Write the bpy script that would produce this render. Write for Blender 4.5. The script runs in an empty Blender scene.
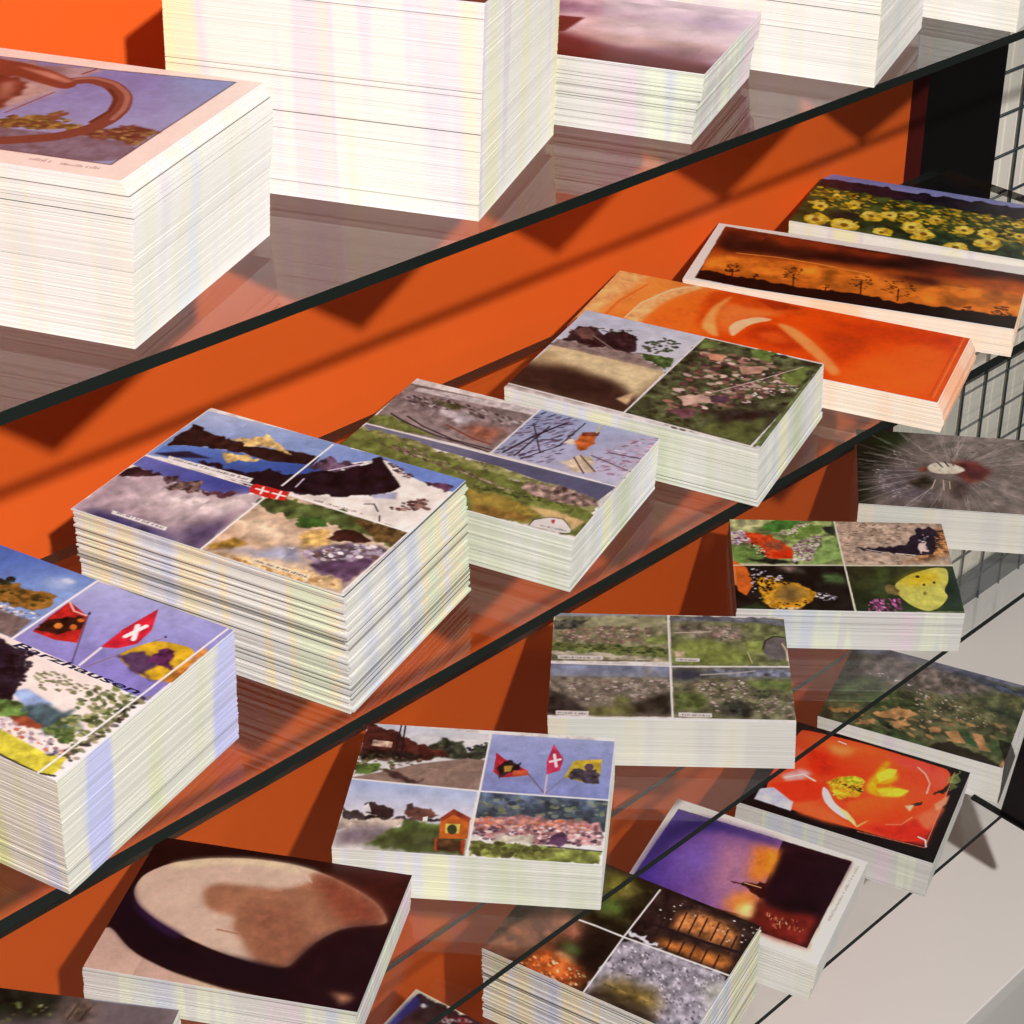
import bpy, math, random
import numpy as np

MM = 0.001
ZOFF = 1000.0          # millimetres from the shop floor to the second glass shelf
SHELF_Z = {1: 212.13, 2: 0.0, 3: -215.4, 4: -428.54}
PANEL_Y = 226.0      # front face of the orange board
SHELF_D = 206.0      # depth of the glass shelves
PLINTH_Z = -600.0
scene = bpy.context.scene
COL = scene.collection
rng = np.random.default_rng(7)


def V(x, y, z):
    return (x * MM, y * MM, (z + ZOFF) * MM)


# ------------------------------------------------------------------ materials
def srgb(c):
    out = []
    for v in c[:3]:
        v = v / 255.0
        out.append(v / 12.92 if v <= 0.04045 else ((v + 0.055) / 1.055) ** 2.4)
    return tuple(out) + (1.0,)


def new_mat(name):
    m = bpy.data.materials.new(name)
    m.use_nodes = True
    nt = m.node_tree
    for n in list(nt.nodes):
        nt.nodes.remove(n)
    out = nt.nodes.new('ShaderNodeOutputMaterial')
    return m, nt, out


def N(nt, kind, **kw):
    n = nt.nodes.new(kind)
    for k, v in kw.items():
        setattr(n, k, v)
    return n


def mat_plain(name, col, rough=0.6, spec=0.3, noise=0.06, scale=30.0, bump=0.0, metallic=0.0, stretch=None):
    m, nt, out = new_mat(name)
    b = N(nt, 'ShaderNodeBsdfPrincipled')
    b.inputs['Roughness'].default_value = rough
    b.inputs['Specular IOR Level'].default_value = spec
    b.inputs['Metallic'].default_value = metallic
    tc = N(nt, 'ShaderNodeTexCoord')
    tex = N(nt, 'ShaderNodeTexNoise')
    tex.inputs['Scale'].default_value = scale
    tex.inputs['Detail'].default_value = 4
    src = tc.outputs['Object']
    if stretch:
        mp = N(nt, 'ShaderNodeMapping')
        mp.inputs['Scale'].default_value = stretch
        nt.links.new(src, mp.inputs['Vector'])
        src = mp.outputs['Vector']
    nt.links.new(src, tex.inputs['Vector'])
    mix = N(nt, 'ShaderNodeMix', data_type='RGBA')
    c = srgb(col)
    mix.inputs['A'].default_value = tuple(v * (1 - noise) for v in c[:3]) + (1,)
    mix.inputs['B'].default_value = tuple(min(1, v * (1 + noise)) for v in c[:3]) + (1,)
    nt.links.new(tex.outputs['Fac'], mix.inputs['Factor'])
    nt.links.new(mix.outputs['Result'], b.inputs['Base Color'])
    if bump:
        bp = N(nt, 'ShaderNodeBump')
        bp.inputs['Strength'].default_value = bump
        bp.inputs['Distance'].default_value = 0.001
        nt.links.new(tex.outputs['Fac'], bp.inputs['Height'])
        nt.links.new(bp.outputs['Normal'], b.inputs['Normal'])
    nt.links.new(b.outputs['BSDF'], out.inputs['Surface'])
    return m


def mat_glass(name, tint):
    m, nt, out = new_mat(name)
    geo = N(nt, 'ShaderNodeNewGeometry')
    ior = N(nt, 'ShaderNodeMath', operation='MULTIPLY_ADD')
    nt.links.new(geo.outputs['Backfacing'], ior.inputs[0])
    ior.inputs[1].default_value = -(1.52 - 1 / 1.52)
    ior.inputs[2].default_value = 1.52
    fr = N(nt, 'ShaderNodeFresnel')
    nt.links.new(ior.outputs[0], fr.inputs['IOR'])
    tr = N(nt, 'ShaderNodeBsdfTransparent')
    tr.inputs['Color'].default_value = tint
    gl = N(nt, 'ShaderNodeBsdfGlossy')
    gl.inputs['Roughness'].default_value = 0.02
    gl.inputs['Color'].default_value = (0.95, 0.95, 0.95, 1)
    mx = N(nt, 'ShaderNodeMixShader')
    nt.links.new(fr.outputs[0], mx.inputs[0])
    nt.links.new(tr.outputs[0], mx.inputs[1])
    nt.links.new(gl.outputs[0], mx.inputs[2])
    nt.links.new(mx.outputs[0], out.inputs['Surface'])
    return m


def mat_picture(name, gloss=0.35):
    """Glossy printed card: the print is a colour attribute on the mesh."""
    m, nt, out = new_mat(name)
    b = N(nt, 'ShaderNodeBsdfPrincipled')
    b.inputs['Roughness'].default_value = 0.35
    b.inputs['Specular IOR Level'].default_value = gloss
    a = N(nt, 'ShaderNodeVertexColor', layer_name='print')
    nt.links.new(a.outputs['Color'], b.inputs['Base Color'])
    nt.links.new(b.outputs['BSDF'], out.inputs['Surface'])
    return m


def mat_edges(name, base, tints, line=0.25, tint_amt=0.8, freq=55.0, seed=0.0):
    """Cut paper edges: per-sheet shade (attribute), fine horizontal lines, upright pastel bleed stripes."""
    m, nt, out = new_mat(name)
    b = N(nt, 'ShaderNodeBsdfPrincipled')
    b.inputs['Roughness'].default_value = 0.75
    b.inputs['Specular IOR Level'].default_value = 0.15
    tc = N(nt, 'ShaderNodeTexCoord')
    mp = N(nt, 'ShaderNodeMapping')
    mp.inputs['Scale'].default_value = (freq, freq, 1.2)
    mp.inputs['Location'].default_value = (seed, seed * 1.7, seed * .3)
    nt.links.new(tc.outputs['Object'], mp.inputs['Vector'])
    ns = N(nt, 'ShaderNodeTexNoise')
    ns.inputs['Scale'].default_value = 1.0
    ns.inputs['Detail'].default_value = 2.5
    nt.links.new(mp.outputs['Vector'], ns.inputs['Vector'])
    rp = N(nt, 'ShaderNodeValToRGB')
    el = rp.color_ramp.elements
    el[0].position = 0.34
    el[0].color = srgb(tints[0])
    el[1].position = 0.455
    el[1].color = srgb(base)
    for pos, c in ((0.51, base), (0.545, tints[1 % len(tints)]), (0.64, tints[2 % len(tints)])):
        e = el.new(pos)
        e.color = srgb(c)
    nt.links.new(ns.outputs['Fac'], rp.inputs['Fac'])
    tm = N(nt, 'ShaderNodeMix', data_type='RGBA')
    tm.inputs['Factor'].default_value = tint_amt
    tm.inputs['A'].default_value = srgb(base)
    nt.links.new(rp.outputs['Color'], tm.inputs['B'])
    mp2 = N(nt, 'ShaderNodeMapping')
    mp2.inputs['Scale'].default_value = (7, 7, 620.0)
    nt.links.new(tc.outputs['Object'], mp2.inputs['Vector'])
    n2 = N(nt, 'ShaderNodeTexNoise')
    n2.inputs['Scale'].default_value = 1.0
    n2.inputs['Detail'].default_value = 5.0
    n2.inputs['Roughness'].default_value = 0.6
    nt.links.new(mp2.outputs['Vector'], n2.inputs['Vector'])
    mr = N(nt, 'ShaderNodeMapRange')
    mr.inputs['From Min'].default_value = 0.30
    mr.inputs['From Max'].default_value = 0.52
    mr.inputs['To Min'].default_value = 1.0 - line
    mr.inputs['To Max'].default_value = 1.0
    nt.links.new(n2.outputs['Fac'], mr.inputs['Value'])
    at = N(nt, 'ShaderNodeVertexColor', layer_name='shade')
    m1 = N(nt, 'ShaderNodeMix', data_type='RGBA', blend_type='MULTIPLY')
    m1.inputs['Factor'].default_value = 1.0
    nt.links.new(tm.outputs['Result'], m1.inputs['A'])
    nt.links.new(at.outputs['Color'], m1.inputs['B'])
    m2 = N(nt, 'ShaderNodeMix', data_type='RGBA', blend_type='MULTIPLY')
    m2.inputs['Factor'].default_value = 1.0
    nt.links.new(m1.outputs['Result'], m2.inputs['A'])
    nt.links.new(mr.outputs['Result'], m2.inputs['B'])
    nt.links.new(m2.outputs['Result'], b.inputs['Base Color'])
    nt.links.new(b.outputs['BSDF'], out.inputs['Surface'])
    return m


# ------------------------------------------------------------------ mesh helpers
def link_mesh(name, verts, faces, mats, parent=None, loc=None):
    me = bpy.data.meshes.new(name)
    me.from_pydata([tuple(v) for v in verts], [], faces)
    me.update()
    o = bpy.data.objects.new(name, me)
    COL.objects.link(o)
    for m in (mats if isinstance(mats, (list, tuple)) else [mats]):
        me.materials.append(m)
    if parent is not None:
        o.parent = parent
    if loc is not None:
        o.location = loc
    return o


def box_vf(x0, x1, y0, y1, z0, z1, start=0):
    v = [(x0, y0, z0), (x1, y0, z0), (x1, y1, z0), (x0, y1, z0), (x0, y0, z1), (x1, y0, z1), (x1, y1, z1), (x0, y1, z1)]
    f = [(0, 3, 2, 1), (4, 5, 6, 7), (0, 1, 5, 4), (1, 2, 6, 5), (2, 3, 7, 6), (3, 0, 4, 7)]
    return v, [tuple(i + start for i in q) for q in f]


def box(name, x0, x1, y0, y1, z0, z1, mat, parent=None, origin=(0, 0, 0), bevel=0.0):
    ox, oy, oz = origin
    v, f = box_vf((x0 - ox) * MM, (x1 - ox) * MM, (y0 - oy) * MM, (y1 - oy) * MM, (z0 - oz) * MM, (z1 - oz) * MM)
    o = link_mesh(name, v, f, mat, parent)
    if bevel:
        b = o.modifiers.new('bevel', 'BEVEL')
        b.width = bevel * MM
        b.segments = 2
    return o


def tube(name, a, b, r, mat, parent=None, origin=(0, 0, 0), n=8):
    a = (np.array(a, float) - origin) * MM
    b = (np.array(b, float) - origin) * MM
    d = b - a
    d = d / np.linalg.norm(d)
    u = np.cross(d, (0.3, 0.5, 0.81))
    u /= np.linalg.norm(u)
    w = np.cross(d, u)
    vs, fs = [], []
    for e in (a, b):
        for k in range(n):
            t = 2 * math.pi * k / n
            vs.append(e + (u * math.cos(t) + w * math.sin(t)) * r * MM)
    for k in range(n):
        fs.append((k, (k + 1) % n, n + (k + 1) % n, n + k))
    fs.append(tuple(range(n - 1, -1, -1)))
    fs.append(tuple(range(n, 2 * n)))
    o = link_mesh(name, vs, fs, mat, parent)
    for p in o.data.polygons:
        p.use_smooth = len(p.vertices) == 4
    return o


def empty(name, loc, rz=0.0):
    o = bpy.data.objects.new(name, None)
    COL.objects.link(o)
    o.empty_display_size = 0.02
    o.location = loc
    o.rotation_euler = (0, 0, rz)
    return o


def tag(o, label=None, cat=None, group=None, kind=None):
    for k, v in (('label', label), ('category', cat), ('group', group), ('kind', kind)):
        if v:
            o[k] = v
    return o


LIGHT_W = 174.0
WORLD = 0.08


# ------------------------------------------------------------------ printed pictures, in card fractions (x to the right, y down)
PICTURES = {
    'flags': (300, 214, 1.0, [
        ('G',(172,178,224),(134,128,200),[.662,-.038,.793,.459],[.503,.008,.999,-.035,.991,.506,.48,.466],.003,.06,20),
        ('G',(84,116,192),(132,164,220),[.294,-.031,.429,.201],[-.447,-.082,.094,-.041,.504,-.012,.491,.457,.051,.568],.003,.06,20),
        ('P',(190,205,232),[.461,.09,.461,.097,.455,.104,.444,.111,.43,.115,.413,.118,.396,.118,.38,.116,.369,.112,.363,.105,.363,.098,.368,.091,.379,.085,.394,.08,.411,.077,.428,.077,.444,.08,.455,.084],.02,.1,30),
        ('P',(205,215,235),[.454,.056,.455,.061,.453,.066,.449,.071,.442,.075,.435,.078,.426,.079,.419,.078,.412,.075,.409,.071,.407,.065,.409,.06,.414,.055,.42,.051,.428,.048,.436,.048,.444,.049,.45,.052],.01,.1,30),
        ('P',(136,98,40),[.071,.204,.258,.197,.304,.181,.381,.17,.45,.174,.468,.246,.442,.289,.332,.304,.171,.343],.006,.35,40),
        ('S',[(90,70,30),(150,110,50),(70,60,25)],40,1.5,3.5,[.196,.245,.437,.185,.462,.251,.267,.345],1.6,0),
        ('S',[(235,230,225),(200,190,180),(120,100,80)],60,.8,2,[.258,.333,.34,.316,.476,.286,.479,.331,.363,.349,.275,.357],1.6,0),
        ('P',(122,106,102),[.021,.401,.361,.347,.473,.335,.481,.455,.436,.455,.138,.557],.004,.15,60),
        ('S',[(28,34,26),(50,55,35)],26,1.5,3,[.246,.207,.278,.143,.293,.18,.271,.217],1.6,0),
        ('P',(240,230,224),[-.022,.473,.436,.455,.495,.462,.977,.484,.98,.976,.806,.991,.401,1.024],.003,.03,25),
        ('P',(150,176,224),[.65,.703,.676,.663,.786,.688,.722,.745],.008,.15,25),
        ('P',(78,104,112),[.674,.75,.743,.713,.855,.691,.92,.752,.878,.815,.735,.815],.01,.3,40),
        ('S',[(112,128,72),(80,100,50),(156,160,108),(64,80,40)],150,1.2,3.5,[.849,.68,.821,.571,.857,.494,.964,.503,.949,.836,.842,.811],1.6,0),
        ('S',[(112,116,72),(140,140,100),(90,90,60)],60,1,2.4,[.637,.58,.694,.535,.794,.543,.841,.523,.858,.576,.711,.639],2.5,0),
        ('P',(34,26,38),[.172,.475,.456,.484,.51,.483,.576,.506,.609,.584,.65,.67,.693,.815,.497,.918],.006,.5,50),
        ('S',[(34,26,38),(50,40,50)],40,1.5,3,[.519,.497,.589,.496,.649,.637,.645,.707],1.6,0),
        ('P',(92,122,62),[.565,.768,.651,.767,.687,.732,.756,.783,.728,.828,.617,.842],.006,.4,50),
        ('P',(140,70,46),[.717,.813,.756,.783,.813,.818,.774,.847],.004,.3,25),
        ('S',[(232,224,232),(180,170,190),(130,110,120),(190,110,80)],90,1,2.4,[.632,.863,.742,.825,.795,.816,.944,.84,.94,.896,.816,.885,.661,.904],1.6,0),
        ('S',[(70,96,48),(110,130,70)],60,1.2,3,[.83,.805,.903,.764,.931,.82,.914,.833],1.6,0),
        ('P',(206,198,66),[.307,.901,.73,.881,.814,.894,.923,.909,.951,.85,.983,.981,.936,1.002,.799,.981,.401,1.024],.004,.15,50),
        ('L',(26,28,20),.9,[.557,.999,.804,.988,.934,.999,.983,.981]),
        ('S',[(220,210,225),(60,60,90),(90,70,60)],24,1,2.5,[.903,.902,.96,.828,.969,.866,.932,.91],1.6,0),
        ('P',(196,42,36),[.503,.166,.594,.208,.656,.36,.593,.387,.51,.388,.503,.284],.002,.2,50),
        ('P',(48,24,16),[.51,.38,.514,.288,.592,.221,.623,.289,.582,.364],.004,.5,60),
        ('P',(216,130,50),[.566,.304,.568,.309,.569,.315,.569,.32,.566,.325,.563,.328,.558,.329,.553,.328,.548,.325,.544,.32,.542,.315,.541,.309,.541,.303,.544,.299,.548,.296,.552,.295,.557,.296,.562,.299],0,.1,30),
        ('P',(200,110,40),[.605,.284,.608,.289,.609,.295,.609,.3,.608,.304,.605,.306,.601,.306,.596,.305,.592,.302,.588,.297,.586,.292,.584,.286,.584,.281,.586,.277,.589,.275,.593,.275,.597,.276,.601,.279],0,.1,30),
        ('P',(220,120,40),[.601,.236,.603,.24,.603,.244,.602,.248,.6,.251,.598,.253,.594,.254,.59,.254,.587,.252,.584,.249,.583,.245,.582,.241,.583,.237,.585,.234,.588,.232,.591,.231,.595,.231,.598,.233],0,.1,30),
        ('L',(236,200,190),.8,[.505,.17,.546,.208,.594,.208]),
        ('L',(90,70,90),.6,[.592,.197,.702,.461]),
        ('P',(40,40,80),[.595,.189,.597,.191,.597,.194,.598,.196,.597,.198,.596,.199,.594,.199,.592,.198,.59,.197,.588,.194,.587,.191,.586,.189,.586,.186,.586,.184,.588,.184,.589,.183,.591,.184,.593,.186],0,.1,30),
        ('P',(206,36,58),[.748,.035,.797,.157,.803,.254,.769,.312,.726,.338,.724,.21],.002,.15,40),
        ('L',(246,238,242),2.3,[.752,.239,.771,.149]),
        ('L',(246,238,242),2.3,[.749,.162,.781,.238]),
        ('L',(236,232,236),1.2,[.728,.341,.729,.461]),
        ('L',(140,110,90),.5,[.847,.182,.749,.459]),
        ('P',(208,168,38),[.846,.192,.967,.166,.99,.308,.961,.401,.894,.402,.787,.352,.81,.264],.002,.15,40),
        ('P',(80,58,92),[.787,.352,.827,.292,.888,.28,.915,.382,.961,.401,.894,.402],.008,.25,40),
        ('P',(88,40,84),[.875,.258,.891,.228,.922,.222,.932,.267,.965,.301,.914,.323,.88,.324],.004,.3,50),
        ('P',(196,128,52),[.968,.165,.987,.14,1.001,.384,.968,.399],.004,.3,40),
        ('P',(60,40,90),[.854,.164,.855,.166,.856,.168,.856,.17,.855,.172,.854,.173,.853,.173,.851,.172,.85,.171,.848,.169,.847,.166,.847,.164,.847,.162,.847,.161,.848,.16,.85,.16,.851,.161,.853,.162],0,.1,30),
        ('S',[(70,80,50),(40,40,40),(110,116,70),(150,140,110)],90,1.2,3,[.958,.512,.985,.481,.985,.965,.948,.852],1.6,0),
        ('L',(238,236,240),1.3,[.503,.008,.485,.458]),
        ('L',(240,240,242),1,[.979,.008,.96,.511,.937,1.016])]),
    'alpine': (320, 226, 1.0, [
        ('P',(238,234,228),[-.774,.078,.964,-1.228,1.844,1.226,.546,2.17],.004,.15,25),
        ('G',(176,196,234),(140,166,218),[.13,.028,.189,.221],[.005,.032,.562,-.015,.622,.383,-.006,.49],.003,.06,20),
        ('P',(44,28,26),[.011,.171,.141,.193,.26,.199,.364,.163,.557,.113,.574,.182,.38,.276,.267,.277,.093,.323,.014,.392],.004,.4,40),
        ('P',(222,190,124),[.181,.206,.245,.137,.269,.071,.326,.119,.432,.186,.353,.172,.261,.201],.004,.3,50),
        ('G',(96,132,208),(60,92,170),[.145,.295,.246,.485],[.014,.392,.097,.331,.267,.277,.38,.276,.568,.186,.586,.372,.377,.428,.019,.461],.003,.06,20),
        ('P',(222,190,124),[.212,.297,.267,.277,.361,.269,.333,.31,.29,.322,.274,.385],.006,.3,50),
        ('P',(34,22,30),[.358,.422,.388,.356,.574,.282,.591,.367,.595,.423,.413,.499,.165,.425,.216,.397],.006,.3,25),
        ('P',(40,36,60),[.014,.466,.106,.377,.206,.378,.083,.455],.008,.15,25),
        ('G',(110,116,190),(70,80,160),[.075,.471,.218,.643],[-.008,.502,.437,.5,.427,.604,.241,.626,-0,.588],.003,.06,20),
        ('P',(56,30,36),[.01,.591,.088,.583,.124,.605,.002,.735],.006,.3,25),
        ('P',(168,150,160),[-.01,.715,.048,.672,.13,.601,.249,.64,.366,.592,.43,.563,.482,.526,.487,.996,-.002,.996],.006,.25,18),
        ('P',(206,192,196),[.287,.762,.292,.791,.283,.817,.261,.838,.229,.851,.191,.854,.151,.847,.114,.831,.083,.807,.064,.779,.059,.749,.067,.722,.089,.701,.122,.688,.161,.685,.202,.693,.239,.71,.269,.734],.05,.2,30),
        ('P',(226,214,212),[.452,.685,.452,.706,.437,.729,.408,.75,.369,.768,.325,.779,.28,.784,.24,.78,.209,.77,.193,.753,.192,.731,.207,.708,.236,.687,.276,.669,.321,.657,.366,.653,.406,.657,.436,.668],.04,.3,30),
        ('P',(230,218,214),[.465,.545,.472,.563,.473,.587,.469,.615,.46,.644,.447,.67,.432,.69,.417,.702,.403,.705,.393,.697,.386,.68,.385,.656,.389,.628,.398,.599,.411,.572,.425,.552,.441,.54,.455,.537],.03,.2,30),
        ('P',(214,198,200),[.438,.82,.441,.84,.434,.86,.418,.877,.395,.891,.367,.898,.338,.899,.312,.892,.29,.88,.277,.863,.273,.843,.28,.823,.296,.805,.32,.791,.348,.784,.377,.783,.404,.79,.425,.803],.05,.3,30),
        ('P',(84,70,110),[.36,.93,.447,.776,.5,.7,.487,.996],.03,.3,20),
        ('P',(60,58,104),[.016,.992,.072,.951,.279,.954,.48,.983,.459,.999,.178,1.01],.02,.25,20),
        ('P',(96,74,76),[.128,.612,.185,.56,.203,.6,.178,.644],.004,.5,60),
        ('P',(106,84,80),[.18,.691,.229,.573,.266,.553,.294,.636,.233,.671],.004,.6,60),
        ('P',(90,56,66),[.287,.622,.34,.602,.42,.543,.375,.624,.316,.648],.005,.4,50),
        ('P',(236,234,232),[.12,.929,.328,.927,.334,.953,.127,.953],.001,.02,25),
        ('P',(236,234,232),[.071,.45,.393,.432,.399,.471,.081,.483],.001,.02,25),
        ('D',(60,56,70),1.6,[.138,.933,.317,.937]),
        ('D',(60,56,70),1.6,[.094,.461,.38,.45]),
        ('G',(140,164,220),(112,140,208),[.606,-.02,.767,.105],[.5,.017,1.002,-.042,1.012,.107,.888,.147,.691,.027,.515,.239],.003,.06,20),
        ('P',(30,20,28),[.489,.443,.525,.259,.618,.19,.657,.093,.686,.017,.749,.065,.838,.184,.791,.297,.689,.385,.542,.468],.004,.5,30),
        ('P',(90,70,90),[.52,.249,.51,.162,.543,.096,.584,.139,.657,.093,.591,.222],.006,.5,50),
        ('L',(200,190,210),.9,[.542,.403,.537,.329]),
        ('L',(210,200,215),1,[.579,.218,.657,.093]),
        ('P',(240,232,224),[.687,.019,.733,.029,.859,.104,.95,.102,.989,.099,1.004,.485,.752,.477,.556,.475,.689,.387,.804,.325,.844,.232,.838,.184,.767,.105],.004,.1,20),
        ('P',(80,50,70),[.887,.096,.945,.066,.988,.073,.982,.13],.004,.5,50),
        ('S',[(110,80,90),(70,50,60)],40,1,2.2,[.702,.005,.855,.094,.831,.111,.742,.071],1.6,0),
        ('P',(176,176,206),[.776,.308,.842,.228,.861,.283,.801,.319],.008,.15,25),
        ('S',[(100,66,60),(140,104,96),(70,44,44)],46,1.4,3.2,[.867,.354,.929,.195,.985,.292,.887,.376],1.6,0),
        ('L',(50,40,50),.7,[.788,.38,.815,.36,.849,.404]),
        ('L',(50,40,50),.7,[.866,.429,.882,.466]),
        ('D',(110,90,100),1.4,[.638,.453,.819,.447]),
        ('P',(206,182,156),[.49,1.004,.492,.543,.556,.475,1.011,.48,.987,.979,.988,.996],.003,.19,20),
        ('P',(84,98,52),[.481,.564,.568,.499,.79,.473,.974,.483,1.006,.602,.901,.585,.764,.59,.565,.639],.006,.4,30),
        ('P',(60,96,40),[.642,.607,.711,.561,.751,.6,.703,.671],.006,.3,40),
        ('P',(90,70,40),[.799,.491,.996,.491,1.013,.596,.932,.609],.008,.5,40),
        ('P',(206,176,148),[.495,.641,.595,.617,.684,.673,.781,.625,.808,.724,.708,.844,.509,1.002,.493,.838],.006,.25,20),
        ('P',(228,204,176),[.704,.748,.704,.77,.691,.788,.667,.8,.634,.805,.596,.802,.558,.791,.524,.774,.499,.752,.485,.729,.484,.707,.497,.688,.522,.676,.555,.671,.594,.675,.632,.686,.666,.704,.691,.725],.03,.2,30),
        ('P',(150,118,50),[.496,.977,.526,.861,.611,.869,.577,.94],.01,.4,40),
        ('P',(226,184,110),[.701,.708,.774,.611,.815,.719,.758,.784],.01,.3,40),
        ('P',(58,32,26),[.799,.684,.792,.606,.854,.567,.924,.615,.881,.67],.006,.4,40),
        ('P',(176,178,200),[.563,.951,.743,.795,.807,.886,.69,.927],.012,.2,20),
        ('P',(128,110,130),[.774,.818,.823,.713,.925,.638,.996,.644,.969,.944,.852,.898],.01,.4,30),
        ('S',[(236,228,226),(190,180,200),(110,84,80)],90,1.2,3.4,[.767,.824,.815,.719,.94,.627,.992,.658,.965,.769,.849,.832],1.6,0),
        ('P',(90,66,92),[.818,.889,.9,.795,.979,.714,.973,.931,.874,.904],.01,.3,30),
        ('P',(224,190,140),[.502,1.007,.661,.948,.845,.925,.954,.912,.981,.979,.87,1.017,.694,1.014],.008,.3,30),
        ('S',[(190,140,80),(236,216,180)],60,1.5,3,[.547,.997,.853,.942,.955,.955,.79,1.01],1.6,0),
        ('P',(238,224,196),[.654,.944,.858,.942,.864,.969,.66,.976],.001,.05,25),
        ('D',(80,60,40),1.4,[.666,.958,.856,.957]),
        ('L',(242,242,240),1.1,[.496,1.024,.49,1.004,.492,.543]),
        ('L',(242,242,240),1.1,[.499,.422,.501,.019]),
        ('L',(242,242,240),1,[.045,.48,.412,.479]),
        ('L',(242,242,240),1,[.555,.471,1.011,.48]),
        ('P',(214,44,34),[.416,.497,.42,.463,.544,.454,.558,.52,.494,.537,.429,.533],.002,.1,40),
        ('L',(250,246,242),1.1,[.437,.497,.483,.494]),
        ('L',(250,246,242),1.1,[.453,.472,.467,.521]),
        ('L',(250,246,242),1.1,[.498,.493,.545,.489]),
        ('L',(250,246,242),1.1,[.517,.466,.528,.522]),
        ('L',(236,238,240),1,[1.004,-.038,.986,.976])]),
    'rail': (300, 214, 0.9, [
        ('P',(238,234,228),[-.909,-.251,.963,-1.568,1.727,1.293,.324,2.245],.004,.15,25),
        ('P',(150,134,132),[-.008,.062,.527,.02,.504,.491,.013,.516],.003,.2,40),
        ('P',(206,200,200),[.043,.085,.191,.058,.523,.009,.519,.073,.198,.11,.039,.126],.006,.15,60),
        ('S',[(92,78,78),(180,172,176),(60,50,56),(214,206,206)],110,1.4,3.4,[.026,.192,.166,.133,.301,.132,.525,.161,.499,.233,.303,.205,.077,.251],2.2,20),
        ('P',(170,100,74),[.331,.313,.483,.261,.489,.416,.38,.404],.02,.3,30),
        ('P',(196,190,196),[.174,.221,.335,.22,.347,.32,.208,.271],.01,.2,25),
        ('P',(96,100,60),[.145,.148,.253,.147,.26,.198,.195,.206],.006,.4,25),
        ('P',(166,150,148),[.016,.397,.113,.337,.291,.412,.469,.499,.417,.5,.17,.442],.008,.12,30),
        ('P',(118,132,60),[-.005,.427,.029,.395,.282,.489,.199,.511,.013,.516],.008,.3,40),
        ('L',(52,46,52),1.1,[.05,.381,.122,.422,.261,.468,.492,.493]),
        ('L',(60,52,56),1.1,[.112,.367,.201,.421,.339,.467,.496,.469]),
        ('L',(150,70,50),1.2,[.269,.356,.411,.417,.478,.423]),
        ('G',(150,172,220),(190,190,220),[.62,-.015,.887,.395],[.519,-0,.998,-.042,.995,.5,.504,.491],.003,.06,20),
        ('S',[(96,84,120),(140,128,160),(70,60,90),(120,100,120)],190,1,3.2,[.514,.022,.683,.015,.721,.203,.716,.48,.514,.484],3.5,-50),
        ('L',(44,34,46),1.3,[.54,.466,.587,.26,.651,.073]),
        ('L',(50,40,50),1,[.586,.469,.608,.139]),
        ('L',(44,34,46),.8,[.616,.482,.699,.287,.714,.03]),
        ('L',(60,44,60),.8,[.546,.146,.657,.385]),
        ('S',[(190,150,180),(150,110,140),(214,190,210)],130,1.2,3,[.853,.216,.94,.016,.997,-.006,.994,.42,.856,.45],2.2,-30),
        ('L',(90,60,80),.8,[.83,.3,.997,.353]),
        ('L',(90,60,80),.8,[.872,.237,.992,.222]),
        ('P',(226,204,170),[.745,.419,.789,.328,.845,.307,.876,.436,.816,.477],.004,.2,25),
        ('L',(70,50,46),.8,[.779,.352,.855,.467]),
        ('L',(70,50,46),.8,[.795,.324,.886,.429]),
        ('P',(214,100,30),[.724,.218,.733,.124,.785,.088,.806,.265,.767,.282],.004,.25,40),
        ('P',(150,64,40),[.731,.118,.789,.078,.794,.117,.743,.153],.003,.3,25),
        ('L',(220,200,120),1,[.78,.092,.767,.011]),
        ('P',(230,216,196),[.7,.252,.719,.19,.756,.248],.006,.15,25),
        ('G',(120,124,156),(90,96,132),[.412,.486,.494,.599],[.008,.519,.995,.5,.974,.657,.555,.591,.227,.579,.01,.571],.003,.06,20),
        ('P',(146,150,84),[.004,.557,.221,.566,.362,.589,.53,.592,.974,.657,.995,.828,.674,.673,.363,.69,.01,.694],.006,.3,40),
        ('P',(122,136,58),[-.408,.475,-0,.578,.337,.624,.684,.666,.998,.765,1.008,.968,.612,1,-.175,.96],.006,.25,30),
        ('P',(150,124,112),[.684,.666,.812,.61,.96,.651,.991,.708,.881,.737,.755,.761],.008,.5,50),
        ('S',[(140,120,100),(110,90,70),(180,160,140),(90,84,50)],150,1.2,3,[.094,.671,.374,.716,.604,.754,.774,.78,.495,.699,.244,.62],2.4,15),
        ('S',[(84,104,44),(60,76,34)],60,1.2,3,[.534,.801,.712,.743,.989,.772,.778,.792,.564,.813],2.2,15),
        ('P',(172,146,52),[.549,.839,.691,.821,.834,.878,.793,.966,.621,.993],.01,.2,30),
        ('P',(150,112,44),[.598,.932,.823,.916,.823,.982,.626,1.005],.01,.3,30),
        ('P',(220,184,116),[.772,.843,.907,.812,.99,.846,.972,.933,.866,.901],.01,.15,30),
        ('P',(118,134,54),[.794,.766,.979,.778,.986,.834,.859,.814],.008,.3,40),
        ('P',(232,228,222),[.83,.986,.83,.935,.871,.883,.915,.871,.958,.913,.975,.955,.952,.977],.001,.03,20),
        ('L',(60,50,50),.5,[.831,.988,.832,.934,.871,.883,.917,.869,.963,.922]),
        ('P',(200,60,50),[.883,.899,.895,.89,.902,.922,.892,.922],.001,.15,25),
        ('D',(110,110,110),1.4,[.863,.961,.955,.951]),
        ('L',(240,240,238),1.1,[.002,.523,1.003,.505]),
        ('L',(240,240,238),1.1,[.523,.001,.504,.498]),
        ('L',(206,210,200),.9,[.988,.325,1.006,.998])]),
    'village': (300, 214, 0.9, [
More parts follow.
